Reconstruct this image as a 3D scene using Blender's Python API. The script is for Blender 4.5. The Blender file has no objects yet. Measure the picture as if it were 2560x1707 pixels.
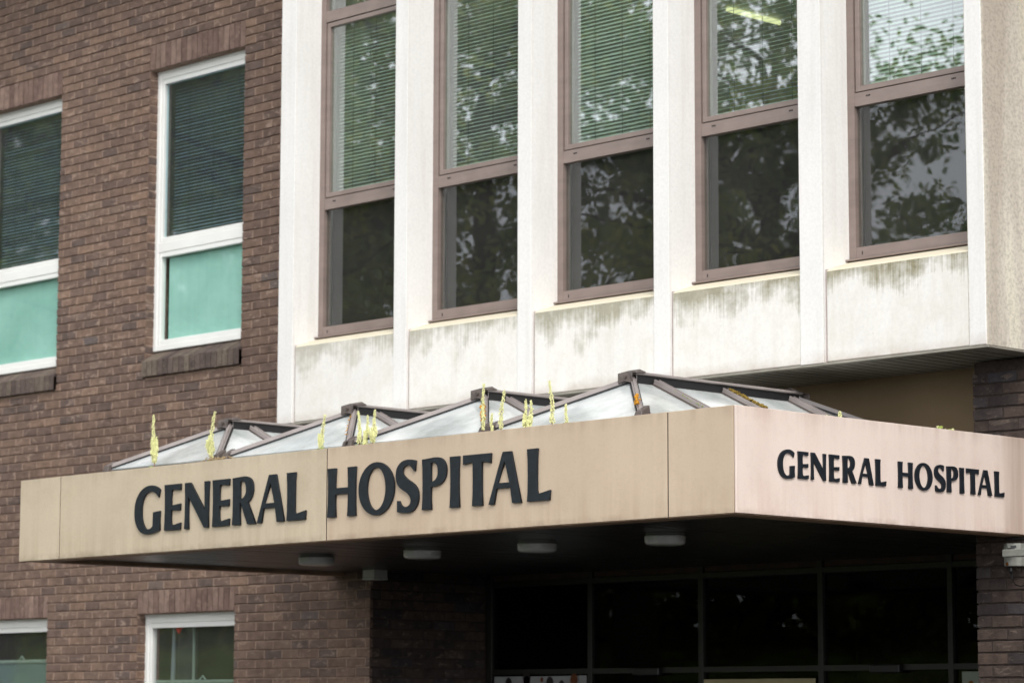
import bpy, bmesh, math, random
from mathutils import Vector, Matrix, noise as mnoise
R = random.Random(7)
rad = math.radians
sc = bpy.context.scene
COL = sc.collection

# ------------------------------------------------------------------ materials
class NT:
    def __init__(s, name):
        s.m = bpy.data.materials.new(name); s.m.use_nodes = True
        s.t = s.m.node_tree; s.t.nodes.clear()
        s.out = s.t.nodes.new('ShaderNodeOutputMaterial')
    def n(s, kind, _props=None, **inp):
        nd = s.t.nodes.new('ShaderNode' + kind)
        for k, v in (_props or {}).items(): setattr(nd, k, v)
        for k, v in inp.items(): s.put(nd, k, v)
        return nd
    def put(s, nd, k, v):
        key = k.replace('_', ' ')
        sock = None
        if k[0] == 'i' and k[1:].isdigit(): sock = nd.inputs[int(k[1:])]
        else: sock = nd.inputs[key]
        if hasattr(v, 'is_output'): s.t.links.new(v, sock)
        elif isinstance(v, (tuple, list)) and len(v) == 3 and sock.type == 'RGBA': sock.default_value = (*v, 1)
        else: sock.default_value = v
    def math(s, op, a, b=0.0, clamp=False):
        nd = s.n('Math', {'operation': op, 'use_clamp': clamp}, i0=a, i1=b); return nd.outputs[0]
    def mix(s, f, a, b):
        nd = s.n('Mix', {'data_type': 'RGBA'})
        s.put(nd, 'i0', f); s.put(nd, 'i6', a); s.put(nd, 'i7', b); return nd.outputs[2]
    def mul(s, f, a, b):
        nd = s.n('Mix', {'data_type': 'RGBA', 'blend_type': 'MULTIPLY'})
        s.put(nd, 'i0', f); s.put(nd, 'i6', a); s.put(nd, 'i7', b); return nd.outputs[2]
    def pos(s): return s.n('NewGeometry').outputs['Position']
    def island(s): return s.n('NewGeometry').outputs['Random Per Island']
    def obj(s): return s.n('TexCoord').outputs['Object']
    def map(s, v, scale=(1, 1, 1), loc=(0, 0, 0)):
        return s.n('Mapping', Vector=v, Scale=scale, Location=loc).outputs[0]
    def noise(s, v, scale, detail=3.0, rough=.55, dist=0.0):
        return s.n('TexNoise', Vector=v, Scale=scale, Detail=detail, Roughness=rough, Distortion=dist).outputs['Fac']
    def ramp(s, f, stops, interp='LINEAR'):
        nd = s.n('ValToRGB'); cr = nd.color_ramp; cr.interpolation = interp
        while len(cr.elements) < len(stops): cr.elements.new(.5)
        for e, (p, c) in zip(cr.elements, stops):
            e.position = p; e.color = (*c, 1) if isinstance(c, tuple) else (c, c, c, 1)
        s.put(nd, 'Fac', f); return nd.outputs[0]
    def rng(s, f, a, b, c=0.0, d=1.0):
        return s.n('MapRange', i0=f, i1=a, i2=b, i3=c, i4=d).outputs[0]
    def sep(s, v): return s.n('SeparateXYZ', Vector=v).outputs
    def bump(s, h, strength=.3, dist=.01):
        return s.n('Bump', Height=h, Strength=strength, Distance=dist).outputs[0]
    def bsdf(s, color, rough=.7, spec=.4, normal=None, **kw):
        b = s.n('BsdfPrincipled', Base_Color=color, Roughness=rough)
        b.inputs['Specular IOR Level'].default_value = spec
        if normal is not None: s.put(b, 'Normal', normal)
        for k, v in kw.items(): s.put(b, k, v)
        s.t.links.new(b.outputs[0], s.out.inputs[0]); return s.m

def simple(name, color, rough=.6, spec=.4, var=.12, scale=6.0, **kw):
    t = NT(name); p = t.pos()
    a = t.noise(p, scale, 4)
    dark = tuple(c * (1 - var) for c in color); light = tuple(min(1, c * (1 + var)) for c in color)
    return t.bsdf(t.ramp(a, [(.3, dark), (.7, light)]), rough, spec, **kw)

def brick_mat(name, stops, scuff, soft=0.0):
    t = NT(name); p = t.pos(); r = t.island()
    c = t.ramp(r, stops)
    off = t.n('CombineXYZ', X=t.math('MULTIPLY', r, 37.0), Y=t.math('MULTIPLY', r, 91.0), Z=r).outputs[0]
    pp = t.n('VectorMath', {'operation': 'ADD'}, i0=p, i1=off).outputs[0]
    n1 = t.noise(pp, 14, 5, .65)
    c = t.mul(.75, c, t.ramp(n1, [(.28, .50), (.5, 1.0), (.75, 1.40)]))
    n2 = t.noise(t.map(pp, (9, 9, 22)), 1.0, 4, .7, .6)          # pale scuffs and kiss marks on some bricks
    c = t.mix(t.ramp(n2, [(.57, 0.0), (.66, .70)]), c, scuff)
    n3 = t.noise(p, .45, 3)                                      # broad weathering over the wall
    c = t.mul(.5, c, t.ramp(n3, [(.3, .72), (.7, 1.2)]))
    h = t.noise(pp, 60, 6, .7)
    h2 = t.noise(t.map(pp, (12, 12, 26)), 1.0, 3, .6, 1.0)
    return t.bsdf(c, .92, .2, t.bump(t.math('ADD', h, t.math('MULTIPLY', h2, 1.4)), .55, .006))

M = {}
M['brick'] = brick_mat('brown_brick', [(0, (.112, .082, .071)), (.12, (.134, .092, .075)), (.4, (.156, .104, .081)), (.65, (.172, .114, .087)),
                                       (.90, (.188, .124, .093)), (.97, (.215, .142, .102)), (1, (.112, .092, .086))], (.36, .265, .21))
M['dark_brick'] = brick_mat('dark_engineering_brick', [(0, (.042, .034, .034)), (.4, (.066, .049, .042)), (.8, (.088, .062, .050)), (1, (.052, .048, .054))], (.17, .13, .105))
M['soldier'] = brick_mat('soldier_brick', [(0, (.130, .085, .070)), (.5, (.175, .116, .095)), (1, (.225, .155, .126))], (.27, .19, .15))
M['sillbrick'] = brick_mat('sill_brick', [(0, (.080, .060, .054)), (.5, (.112, .085, .074)), (1, (.150, .120, .094))], (.18, .15, .11))
M['mortar'] = simple('mortar', (.315, .222, .174), .95, .1, .25, 40)
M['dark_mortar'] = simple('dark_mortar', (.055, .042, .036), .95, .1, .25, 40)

def concrete(name, base, kind):
    t = NT(name); p = t.pos(); x, y, z = t.sep(p)
    n1 = t.noise(p, 1.3, 5, .6); n2 = t.noise(p, 46, 4, .7); fine = t.noise(p, 190, 2, .5)
    c = t.mul(.8, t.ramp(n1, [(.3, tuple(b * .93 for b in base)), (.7, base)]), t.ramp(n2, [(.25, .88), (.6, 1.0)]))
    c = t.mul(.5, c, t.ramp(fine, [(.22, .76), (.40, 1.0)]))
    streak = t.noise(t.map(p, (66, 66, 2.2)), 1.0, 3, .6)
    wide = t.noise(t.map(p, (13, 13, .8)), 1.0, 3, .6)
    blot = t.noise(t.map(p, (2.4, 2.4, 3.4), (3.1, 0, 1.7)), 1.0, 4, .62)
    mott = t.noise(p, 9, 5, .7)
    if kind == 'spandrel':
        up = t.math('LESS_THAN', t.sep(t.n('NewGeometry').outputs['Normal'])[2], .2)       # run-off stains the face, not the sloping sill
        vx = t.noise(t.map(p, (2.1, 0, 0), (2.3, 0, 0)), 1.0, 2, .6)
        dep = t.math('ADD', .07, t.math('MULTIPLY', t.ramp(vx, [(.30, 0.0), (.50, .55), (.66, 1.0)]), .46))     # how far the run-off reaches changes along the bay
        top = t.math('DIVIDE', t.math('ADD', t.math('SUBTRACT', z, 4.43), dep), dep, True)
        a = t.math('ADD', top, t.math('MULTIPLY', t.math('SUBTRACT', blot, .5), 2.0))
        a = t.math('ADD', a, t.math('MULTIPLY', t.math('SUBTRACT', streak, .5), .85))
        a = t.math('ADD', a, t.math('MULTIPLY', t.math('SUBTRACT', mott, .5), .9))
        xr = t.rng(x, -3.6, 2.6, .55, 1.0)
        m1 = t.math('MULTIPLY', t.math('MULTIPLY', t.ramp(a, [(.42, 0.0), (.72, .55), (1.05, 1.0)]), up), xr)
        c = t.mix(t.math('MULTIPLY', m1, .95), c, t.mix(t.ramp(n2, [(.35, 0.0), (.65, 1.0)]), (.27, .24, .145), (.165, .155, .08)))
        c = t.mix(t.math('MULTIPLY', t.ramp(wide, [(.45, 0.0), (.75, 1.0)]), .22), c, (.50, .46, .36))
        pat = t.noise(t.map(p, (1, 1, .8), (7, 0, 0)), 3.6, 6, .72)
        c = t.mix(t.ramp(pat, [(.48, 0.0), (.68, .34)]), c, (.56, .51, .42))
        e = t.math('ADD', t.rng(z, 3.84, 3.97, .80, 0.0), t.math('MULTIPLY', t.math('SUBTRACT', blot, .5), 1.5))
        c = t.mix(t.math('MULTIPLY', t.ramp(e, [(.35, 0.0), (.9, 1.0)]), .45), c, (.38, .29, .225))
        spot = t.noise(t.map(p, (1, 1, .7)), 19, 5, .75)
        c = t.mix(t.ramp(spot, [(.655, 0.0), (.72, .4)]), c, (.36, .33, .26))
        c = t.mix(t.math('MULTIPLY', t.math('SUBTRACT', 1.0, up), .85), c, (.64, .57, .42))
    elif kind == 'side':
        u = t.noise(t.map(p, (3.6, 3.6, .22)), 1.0, 4, .6, .5)
        c = t.mix(t.ramp(u, [(.38, .75), (.56, .0)]), c, (.44, .38, .31))
        c = t.mix(t.ramp(u, [(.50, 0.0), (.66, .55)]), c, (.64, .60, .40))
        c = t.mix(t.math('MULTIPLY', t.rng(z, 4.5, 6.4, 0, .55), t.ramp(mott, [(.35, .4), (.6, 1.0)])), c, (.40, .345, .28))
        c = t.mul(.7, c, t.ramp(n2, [(.3, .6), (.55, 1.0)]))
    else:
        c = t.mix(t.math('MULTIPLY', t.ramp(wide, [(.48, 0.0), (.72, 1.0)]), .24), c, (.50, .47, .40))
        e = t.rng(z, 3.84, 3.93, .45, 0.0)
        c = t.mix(t.math('MULTIPLY', e, t.ramp(blot, [(.35, 0.0), (.6, 1.0)])), c, (.40, .31, .25))
        spot = t.noise(t.map(p, (1, 1, .7)), 24, 4, .75)
        c = t.mix(t.ramp(spot, [(.70, 0.0), (.75, .5)]), c, (.40, .37, .32))
    return t.bsdf(c, .85, .3, t.bump(t.math('ADD', n2, fine), .22, .004))
M['concrete'] = concrete('white_precast_concrete', (.765, .750, .725), 'pier')
M['spandrel_c'] = concrete('stained_white_concrete', (.765, .745, .705), 'spandrel')
M['concrete_side'] = concrete('brown_stained_concrete', (.78, .725, .625), 'side')
M['sealant'] = simple('joint_sealant', (.42, .355, .33), .8, .2, .2, 9)

def painted(name, base, dirt, seed):
    t = NT(name); p = t.map(t.pos(), (1, 1, 1), (seed, seed * .7, 0)); x, y, z = t.sep(t.pos())
    n1 = t.noise(p, 1.1, 4, .6); st = t.noise(t.map(p, (11, 11, .55)), 1.0, 4, .6); f = t.noise(p, 90, 3, .6)
    c = t.mul(.8, t.ramp(n1, [(.3, tuple(b * .91 for b in base)), (.7, tuple(min(1, b * 1.05) for b in base))]), t.ramp(f, [(.25, .90), (.5, 1.0)]))
    low = t.rng(z, 2.72, 2.98, 1.0, .25)
    c = t.mix(t.math('MULTIPLY', t.math('MULTIPLY', t.ramp(st, [(.44, 0.0), (.68, 1.0)]), low), .50), c, dirt)
    edge = t.math('MULTIPLY', t.rng(z, 2.735, 2.775, .55, 0.0), t.ramp(t.noise(p, 6, 4, .7), [(.4, 0.0), (.65, 1.0)]))
    c = t.mix(edge, c, tuple(d * .6 for d in dirt))
    bl = t.noise(p, 3.4, 5, .7)
    c = t.mix(t.ramp(bl, [(.50, 0.0), (.72, .26)]), c, dirt)
    if seed == 9.0:                                              # the end next to the brick pier is dirtier
        ee = t.math('MULTIPLY', t.rng(y, -.62, -.42, 0.0, 1.0), t.ramp(st, [(.30, .35), (.62, 1.0)]))
        c = t.mix(t.math('MULTIPLY', ee, .62), c, (.34, .25, .19))
    tp = t.math('MULTIPLY', t.rng(z, 3.24, 3.32, 0.0, .30), t.ramp(st, [(.40, 0.0), (.62, 1.0)]))
    c = t.mix(tp, c, tuple(d * .7 for d in dirt))
    sp = t.noise(p, 33, 4, .8)
    c = t.mix(t.ramp(sp, [(.71, 0.0), (.76, .45)]), c, tuple(d * .5 for d in dirt))
    return t.bsdf(c, .62, .35, t.bump(t.noise(p, 2.2, 2), .05, .02))
M['fascia_a'] = painted('beige_fascia_paint', (.512, .428, .315), (.34, .265, .175), 1.0)
M['fascia_b'] = painted('tan_fascia_paint', (.515, .408, .300), (.37, .265, .18), 5.0)
M['fascia_c'] = painted('pink_fascia_paint', (.705, .590, .520), (.50, .35, .28), 9.0)
M['letter'] = simple('navy_letter_paint', (.0085, .0125, .0175), .45, .35, .35, 25)
M['letter_edge'] = M['letter']
M['lip'] = simple('brown_trim', (.44, .29, .19), .5, .4, .2, 8)
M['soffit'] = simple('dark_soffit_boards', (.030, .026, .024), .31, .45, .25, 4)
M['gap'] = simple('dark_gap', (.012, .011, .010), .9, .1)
M['bay_soffit'] = simple('grey_soffit_slats', (.27, .25, .21), .55, .35, .2, 5)
M['beige_wall'] = simple('beige_render', (.20, .145, .085), .85, .2, .06, 2)
M['upvc'] = simple('white_window_plastic', (.80, .80, .77), .35, .45, .03, 3)
def alu():
    t = NT('brown_window_metal'); p = t.pos()
    st = t.noise(t.map(p, (3, 3, 22)), 1.0, 4, .6); n = t.noise(p, 5, 4)
    c = t.mul(.6, t.ramp(n, [(.3, (.205, .158, .140)), (.7, (.250, .196, .173))]), t.ramp(st, [(.3, .85), (.7, 1.1)]))
    return t.bsdf(c, .48, .4)
M['alu'] = alu()
M['alu_dark'] = simple('dark_window_seal', (.02, .018, .018), .6, .3)
M['sky_alu'] = simple('mauve_skylight_metal', (.275, .24, .228), .36, .5, .14, 7)
M['sky_alu_dark'] = simple('brown_skylight_cap', (.085, .066, .058), .5, .4, .2, 9)
M['gasket'] = simple('black_gasket', (.013, .013, .014), .5, .4)

def glass(name, ior, tint, wav=0.0, wscale=(3, 3, 5), rough=0.0, dirt=.0):
    t = NT(name); nrm = None
    if wav:
        n = t.noise(t.map(t.pos(), wscale), 1.0, 1.0, .4, .3)
        nrm = t.bump(n, wav, .02)
    lw = t.n('LayerWeight', Blend=.5)
    if nrm is not None: t.put(lw, 'Normal', nrm)
    f = t.math('ADD', t.math('MULTIPLY', t.math('POWER', lw.outputs['Facing'], 5.0), 1 - ior), ior)
    f = t.math('MULTIPLY', f, t.math('SUBTRACT', 1.0, t.n('NewGeometry').outputs['Backfacing']))     # the outer face carries the whole double-glazing reflection
    g = t.n('BsdfGlossy', Color=(.93, .96, .98), Roughness=rough)
    tr = t.n('BsdfTransparent', Color=tint)
    if nrm is not None: t.put(g, 'Normal', nrm)
    mx = t.n('MixShader', i0=f, i1=tr.outputs[0], i2=g.outputs[0])
    sh = mx.outputs[0]
    if dirt:
        d = t.noise(t.map(t.pos(), (30, 30, 2.0)), 1.0, 4, .6)
        df = t.n('BsdfDiffuse', Color=(.45, .45, .43))
        m2 = t.n('MixShader', i0=t.math('MULTIPLY', t.ramp(d, [(.25, .45), (.75, 1.0)]), dirt), i1=sh, i2=df.outputs[0]); sh = m2.outputs[0]
    t.t.links.new(sh, t.out.inputs[0]); return t.m
M['glass'] = glass('window_glass', .28, (.86, .95, .89), .05, (1.3, 1.3, 1.8), 0.0, .085)
M['glass_low'] = glass('wavy_window_glass', .082, (.85, .87, .86), .022, (2.6, 2.6, 4.6), 0.0, .012)
M['glass_left'] = glass('still_window_glass', .17, (.82, .94, .96), .08, (1.5, 1.5, 2.2), .02, .06)
M['glass_ground'] = glass('reflective_window_glass', .25, (.9, .93, .92), .08, (1.5, 1.5, 2.2), .03, .05)
M['glass_film'] = glass('film_window_glass', .11, (.93, .97, .96), .05, (1.5, 1.5, 2.2), .02)
M['glass_door'] = glass('entrance_glass', .016, (.55, .56, .54))
def skyglass():
    t = NT('obscured_roof_glass'); p = t.pos()
    n = t.noise(p, 2.6, 4, .6); f = t.noise(p, 120, 2, .6); d = t.noise(p, 11, 5, .75)
    c = t.mul(.7, t.ramp(n, [(.32, (.40, .43, .415)), (.62, (.66, .69, .68))]), t.ramp(f, [(.3, .8), (.5, 1.0)]))
    c = t.mix(t.ramp(d, [(.58, 0.0), (.72, .5)]), c, (.30, .31, .27))
    return t.bsdf(c, .10, .9, t.bump(f, .06, .003))
M['skyglass'] = skyglass()
def film():
    t = NT('turquoise_privacy_film'); p = t.pos()
    n = t.noise(t.map(p, (2, 2, 2.6)), 1.0, 3, .6); st = t.noise(t.map(p, (30, 30, 1)), 1.0, 3)
    c = t.mul(.6, t.ramp(n, [(.3, (.36, .62, .54)), (.7, (.47, .74, .66))]), t.ramp(st, [(.3, .93), (.6, 1.0)]))
    return t.bsdf(c, .5, .3)
M['film'] = film()
M['film_grey'] = simple('grey_privacy_film', (.19, .27, .265), .5, .3, .12, 2)
M['slat'] = simple('blind_slats', (.66, .69, .68), .45, .4, .06, 3)
M['slat_dark'] = simple('bluish_blind_slats', (.46, .51, .55), .45, .4, .08, 3)  # bluish-grey slats for the windows in the brick wall
M['spandrel'] = simple('dark_backing', (.030, .026, .024), .8, .2, .2, 3)
M['room'] = simple('room_paint', (.42, .43, .40), .9, .1, .1, 1)
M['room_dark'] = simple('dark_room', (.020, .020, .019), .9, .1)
M['white_plastic'] = simple('white_plastic', (.66, .66, .60), .5, .4, .08, 20)
M['lamp_diffuser'] = simple('lamp_diffuser', (.62, .63, .59), .12, .6, .10, 14)
M['lamp_base'] = simple('lamp_base', (.34, .34, .32), .4, .5)
M['camera_grey'] = simple('grey_camera_paint', (.23, .23, .205), .5, .4, .12, 25)
M['black'] = simple('black_plastic', (.012, .012, .013), .4, .4)
M['screen'] = simple('dark_bronze_frame', (.012, .012, .009), .45, .45, .2, 6)
M['timber'] = simple('dark_timber_board', (.055, .032, .024), .6, .3, .25, 7)
M['spike'] = simple('pale_weed_flowers', (.70, .70, .36), .7, .2, .25, 130)
M['stem'] = simple('weed_stem', (.30, .16, .10), .7, .2, .3, 30)
M['weed_leaf'] = simple('weed_leaf', (.22, .27, .06), .6, .3, .4, 60)
M['moss_orange'] = simple('orange_lichen', (.50, .235, .030), .95, .1, .35, 110)
M['moss_green'] = simple('mixed_moss', (.22, .15, .035), .95, .1, .6, 80)
M['dry'] = simple('dry_stalks', (.40, .30, .17), .9, .1, .4, 60)
M['rust'] = simple('rust_stain', (.16, .065, .015), .9, .1, .3, 60)
M['red'] = simple('red_felt', (.92, .03, .03), .8, .2)
M['curtain'] = simple('grey_curtain', (.055, .055, .055), .9, .1, .3, 5)
M['curtain_edge'] = simple('pale_curtain_edge', (.30, .34, .38), .8, .2)
M['paleframe'] = simple('pale_inner_frame', (.40, .49, .43), .5, .3)
M['cupboard'] = simple('yellow_cupboard', (.66, .60, .08), .7, .3, .05, 2)
M['paper'] = simple('poster_paper', (.24, .245, .24), .7, .2, .1, 6)
M['skin_print'] = simple('brown_print', (.11, .036, .014), .7, .2, .3, 20)
M['dark_print'] = simple('dark_print', (.022, .018, .016), .7, .2)
M['green_paper'] = simple('pale_notice', (.22, .25, .20), .7, .2, .06, 9)
M['cream'] = simple('cream_board', (.30, .26, .15), .7, .2)
M['deck'] = simple('roof_felt', (.10, .10, .095), .95, .1, .3, 5)
def emit(name, col, s):
    t = NT(name); e = t.n('Emission', Color=col, Strength=s); t.t.links.new(e.outputs[0], t.out.inputs[0]); return t.m
M['tube'] = emit('lit_tube', (1.0, .92, .50), .9)
def ground_mat():
    t = NT('asphalt'); p = t.pos(); a = t.noise(p, .7, 5); b = t.noise(p, 150, 2)
    return t.bsdf(t.mul(.6, t.ramp(a, [(.3, (.040, .040, .042)), (.7, (.062, .062, .060))]), t.ramp(b, [(.3, .7), (.7, 1.25)])), .9, .2, t.bump(b, .4, .004))
M['asphalt'] = ground_mat()
M['lawn'] = simple('lawn_grass', (.16, .215, .05), .95, .1, .5, 1.2)
M['paving'] = simple('paving', (.060, .058, .055), .9, .2, .2, 3)
def leaf_mat(name, a, b, c):
    t = NT(name); r = t.island()
    col = t.ramp(r, [(0, a), (.55, b), (1, c)])
    d = t.n('BsdfDiffuse', Color=col); tr = t.n('BsdfTranslucent', Color=col); g = t.n('BsdfGlossy', Color=(.5, .5, .5), Roughness=.4)
    m1 = t.n('MixShader', i0=.55, i1=d.outputs[0], i2=tr.outputs[0]); m2 = t.n('MixShader', i0=.06, i1=m1.outputs[0], i2=g.outputs[0])
    t.t.links.new(m2.outputs[0], t.out.inputs[0]); return t.m
M['leaf'] = leaf_mat('tree_leaves', (.085, .160, .028), (.18, .275, .045), (.32, .35, .07))
M['leaf2'] = leaf_mat('yellow_green_leaves', (.13, .20, .03), (.25, .31, .045), (.42, .40, .07))
M['bark'] = simple('bark', (.055, .042, .033), .95, .1, .35, 8)

# ------------------------------------------------------------------ mesh helpers
class MB:
    def __init__(s): s.v = []; s.f = []; s.mi = []
    def quad(s, pts, mi=0):
        b = len(s.v); s.v += [tuple(p) for p in pts]; s.f.append(tuple(range(b, b + len(pts)))); s.mi.append(mi); return s
    def box(s, x0, x1, y0, y1, z0, z1, mi=0):
        return s.hexa([(x0, y0, z0), (x1, y0, z0), (x1, y1, z0), (x0, y1, z0), (x0, y0, z1), (x1, y0, z1), (x1, y1, z1), (x0, y1, z1)], mi)
    def hexa(s, p, mi=0):
        b = len(s.v); s.v += [tuple(q) for q in p]
        for q in ((0, 3, 2, 1), (4, 5, 6, 7), (0, 1, 5, 4), (1, 2, 6, 5), (2, 3, 7, 6), (3, 0, 4, 7)):
            s.f.append(tuple(b + i for i in q)); s.mi.append(mi)
        return s
    def prism(s, poly, z0, z1, mi=0):        # poly in xy, counter-clockwise
        b = len(s.v); n = len(poly)
        s.v += [(x, y, z0) for x, y in poly] + [(x, y, z1) for x, y in poly]
        s.f.append(tuple(b + i for i in reversed(range(n)))); s.mi.append(mi)
        s.f.append(tuple(b + n + i for i in range(n))); s.mi.append(mi)
        for i in range(n):
            j = (i + 1) % n; s.f.append((b + i, b + j, b + n + j, b + n + i)); s.mi.append(mi)
        return s
    def tube(s, pts, radii, n=8, mi=0):
        pts = [Vector(p) for p in pts]; b = len(s.v)
        for i, p in enumerate(pts):
            d = (pts[min(i + 1, len(pts) - 1)] - pts[max(i - 1, 0)]).normalized()
            a = d.orthogonal().normalized(); c = d.cross(a)
            r = radii[i] if isinstance(radii, (list, tuple)) else radii
            for k in range(n):
                t = 2 * math.pi * k / n; s.v.append(tuple(p + a * r * math.cos(t) + c * r * math.sin(t)))
        for i in range(len(pts) - 1):
            for k in range(n):
                k2 = (k + 1) % n
                s.f.append((b + i * n + k, b + i * n + k2, b + (i + 1) * n + k2, b + (i + 1) * n + k)); s.mi.append(mi)
        s.f.append(tuple(b + k for k in reversed(range(n)))); s.mi.append(mi)
        e = b + (len(pts) - 1) * n; s.f.append(tuple(e + k for k in range(n))); s.mi.append(mi)
        return s
    def bar(s, a, b, w, h, up=(0, 0, 1), mi=0, lift=0.0):    # rectangular bar from a to b, w wide, h high above the line
        a, b, up = Vector(a), Vector(b), Vector(up); d = (b - a).normalized(); sd = d.cross(up).normalized(); u = sd.cross(d)
        q = []
        for z in (lift, lift + h):
            q += [a - sd * w / 2 + u * z, a + sd * w / 2 + u * z, b + sd * w / 2 + u * z, b - sd * w / 2 + u * z]
        return s.hexa([q[0], q[1], q[2], q[3], q[4], q[5], q[6], q[7]], mi)
    def lathe(s, prof, c, n=32, mi=0):
        b = len(s.v); m = len(prof)
        for k in range(n):
            t = 2 * math.pi * k / n
            for r, z in prof: s.v.append((c[0] + r * math.cos(t), c[1] + r * math.sin(t), c[2] + z))
        for k in range(n):
            k2 = (k + 1) % n
            for i in range(m - 1):
                s.f.append((b + k * m + i, b + k2 * m + i, b + k2 * m + i + 1, b + k * m + i + 1)); s.mi.append(mi)
        return s
    def build(s, name, mats, parent=None, smooth=False, bevel=0.0, fix=True):
        me = bpy.data.meshes.new(name); me.from_pydata(s.v, [], s.f)
        for m in (mats if isinstance(mats, (list, tuple)) else [mats]): me.materials.append(m)
        if any(s.mi): me.polygons.foreach_set('material_index', s.mi)
        if fix:
            bm = bmesh.new(); bm.from_mesh(me); bmesh.ops.recalc_face_normals(bm, faces=bm.faces)
            if bevel: bmesh.ops.bevel(bm, geom=bm.edges[:], offset=bevel, segments=1, affect='EDGES', clamp_overlap=True)
            bm.to_mesh(me); bm.free()
        if smooth: me.shade_smooth()
        me.update()
        return link(name, me, parent)

def world_loc(o):
    v = Vector((0, 0, 0))
    while o is not None: v += o.location; o = o.parent
    return v
def link(name, me, parent=None):
    o = bpy.data.objects.new(name, me); COL.objects.link(o)
    if parent is not None:
        o.parent = parent; o.location = -world_loc(parent)       # meshes are written in world metres
    return o
def tag(o, label=None, cat=None, group=None, kind=None):
    for k, v in (('label', label), ('category', cat), ('group', group), ('kind', kind)):
        if v: o[k] = v
    return o
def thing(name, loc, label, cat, group=None):
    o = bpy.data.objects.new(name, None); COL.objects.link(o); o.location = loc; o.empty_display_size = .2
    return tag(o, label, cat, group)
def kids(o): return [c for c in bpy.data.objects if c.parent is o]
def copy_tree(o, parent=None):
    ch = kids(o); c = o.copy(); COL.objects.link(c)
    if parent is not None: c.parent = parent
    for k in ch: copy_tree(k, c)
    return c

# ------------------------------------------------------------------ bricks
def one_brick(mb, P, u0, u1, w0, w1, rnd, chamfer=.0035, depth=.03, rough=.0022):
    """P(u, w, d): point on the wall, d metres out of it. A rough-edged brick with a worn arris."""
    j = lambda a=rough: rnd.uniform(-a, a)
    o = rnd.uniform(-.0025, .0015)
    tilt = rnd.uniform(-.0015, .0015)
    cu = [(u0 + j(), w0 + j()), (u1 + j(), w0 + j()), (u1 + j(), w1 + j()), (u0 + j(), w1 + j())]
    mu, mw = (u0 + u1) / 2, (w0 + w1) / 2
    b = len(mb.v)
    nseg = 3 if (u1 - u0) > .12 else (1 if (w1 - w0) < .12 else 1)
    ring = []
    for i in range(4):
        a, c = cu[i], cu[(i + 1) % 4]
        n = nseg if i in (0, 2) else 1
        for k in range(n):
            f = k / n; e = rough * .9 if k else 0
            ring.append((a[0] + (c[0] - a[0]) * f, a[1] + (c[1] - a[1]) * f + rnd.uniform(-e, e)))
    n = len(ring)
    for u, w in ring: mb.v.append(P(u, w, -depth))
    for u, w in ring: mb.v.append(P(u, w, o - chamfer + tilt * (w - mw) * 20))
    for u, w in ring:
        du, dw = (1 if u < mu else -1) * chamfer, (1 if w < mw else -1) * chamfer
        if abs(u - mu) < (u1 - u0) * .4: du = 0
        mb.v.append(P(u + du, w + dw, o + rnd.uniform(-.001, .001) + tilt * (w - mw) * 20))
    for r in range(2):
        for i in range(n):
            k = (i + 1) % n
            mb.f.append((b + r * n + i, b + r * n + k, b + (r + 1) * n + k, b + (r + 1) * n + i)); mb.mi.append(0)
    mb.f.append(tuple(b + 2 * n + i for i in range(n))); mb.mi.append(0)

BED, PERP = .0105, .0072
PERPS = []
def brick_field(mb, P, u0, u1, z0, z1, holes, seed, phase=0.0, zoff=0.0, uoff=0.0):
    """Stretcher bond in a rectangle, cut round the holes (u0, u1, w0, w1)."""
    rnd = random.Random(seed)
    k0 = math.floor((z0 - zoff) / .075); k1 = math.ceil((z1 - zoff) / .075)
    for k in range(k0, k1):
        w0 = zoff + k * .075 + BED / 2; w1 = w0 + .075 - BED
        if w1 > z1 + .002 or w0 < z0 - .004: continue
        mid = (w0 + w1) / 2
        spans = [(u0, u1)]
        for h in holes:
            if h[2] - .02 < mid < h[3] + .02:
                ns = []
                for a, b in spans:
                    if h[1] <= a or h[0] >= b: ns.append((a, b)); continue
                    if h[0] > a: ns.append((a, h[0]))
                    if h[1] < b: ns.append((h[1], b))
                spans = ns
        for a, b in spans:
            st = uoff + (.1125 if k % 2 else 0) + phase
            i = math.floor((a - st) / .225)
            cuts = [a]
            while True:
                i += 1; c = st + i * .225
                if c >= b - .03: break
                if c > a + .03: cuts.append(c)
            cuts.append(b)
            wob = rnd.uniform(-.0012, .0012)
            for c in cuts[1:-1]: PERPS.append((P, c, w0 + wob, w1 + wob))
            for c0, c1 in zip(cuts, cuts[1:]):
                g = PERP / 2
                one_brick(mb, P, c0 + (g if c0 != a else 0), c1 - (g if c1 != b else 0), w0 + wob, w1 + wob + rnd.uniform(-.001, .001), rnd)

# ------------------------------------------------------------------ the hospital building
B = thing('hospital_building', (0, 0, 0), 'brown brick and white concrete hospital building behind the beige entrance canopy', 'building')
ZC = 4.2 + .0                     # a bed-joint level
ZOFF = 7.187 - math.floor(7.187 / .075) * .075
front = lambda y: (lambda u, w, d: (u, y - d, w))
wins = [(-9.12, -7.80, 4.60, 7.187), (-6.485, -5.163, 4.60, 7.187), (-9.16, -7.838, .98, 2.487), (-6.515, -5.19, .98, 2.487)]
holes = []
LT = lambda z: ZOFF + .075 * round((z + .215 - ZOFF) / .075)      # lintels end on a bed joint
for x0, x1, z0, z1 in wins:
    holes.append((x0, x1, z0 - (.095 if z0 > 2 else .0), z1)); holes.append((x0 - .001, x1 + .001, z1, LT(z1)))
mb = MB()
XR = -3.51                                                       # corner of the entrance recess
brick_field(mb, front(0), -10.6, XR, 0.3, 9.0, holes, 11, 0.0, ZOFF, -6.485)
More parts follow.
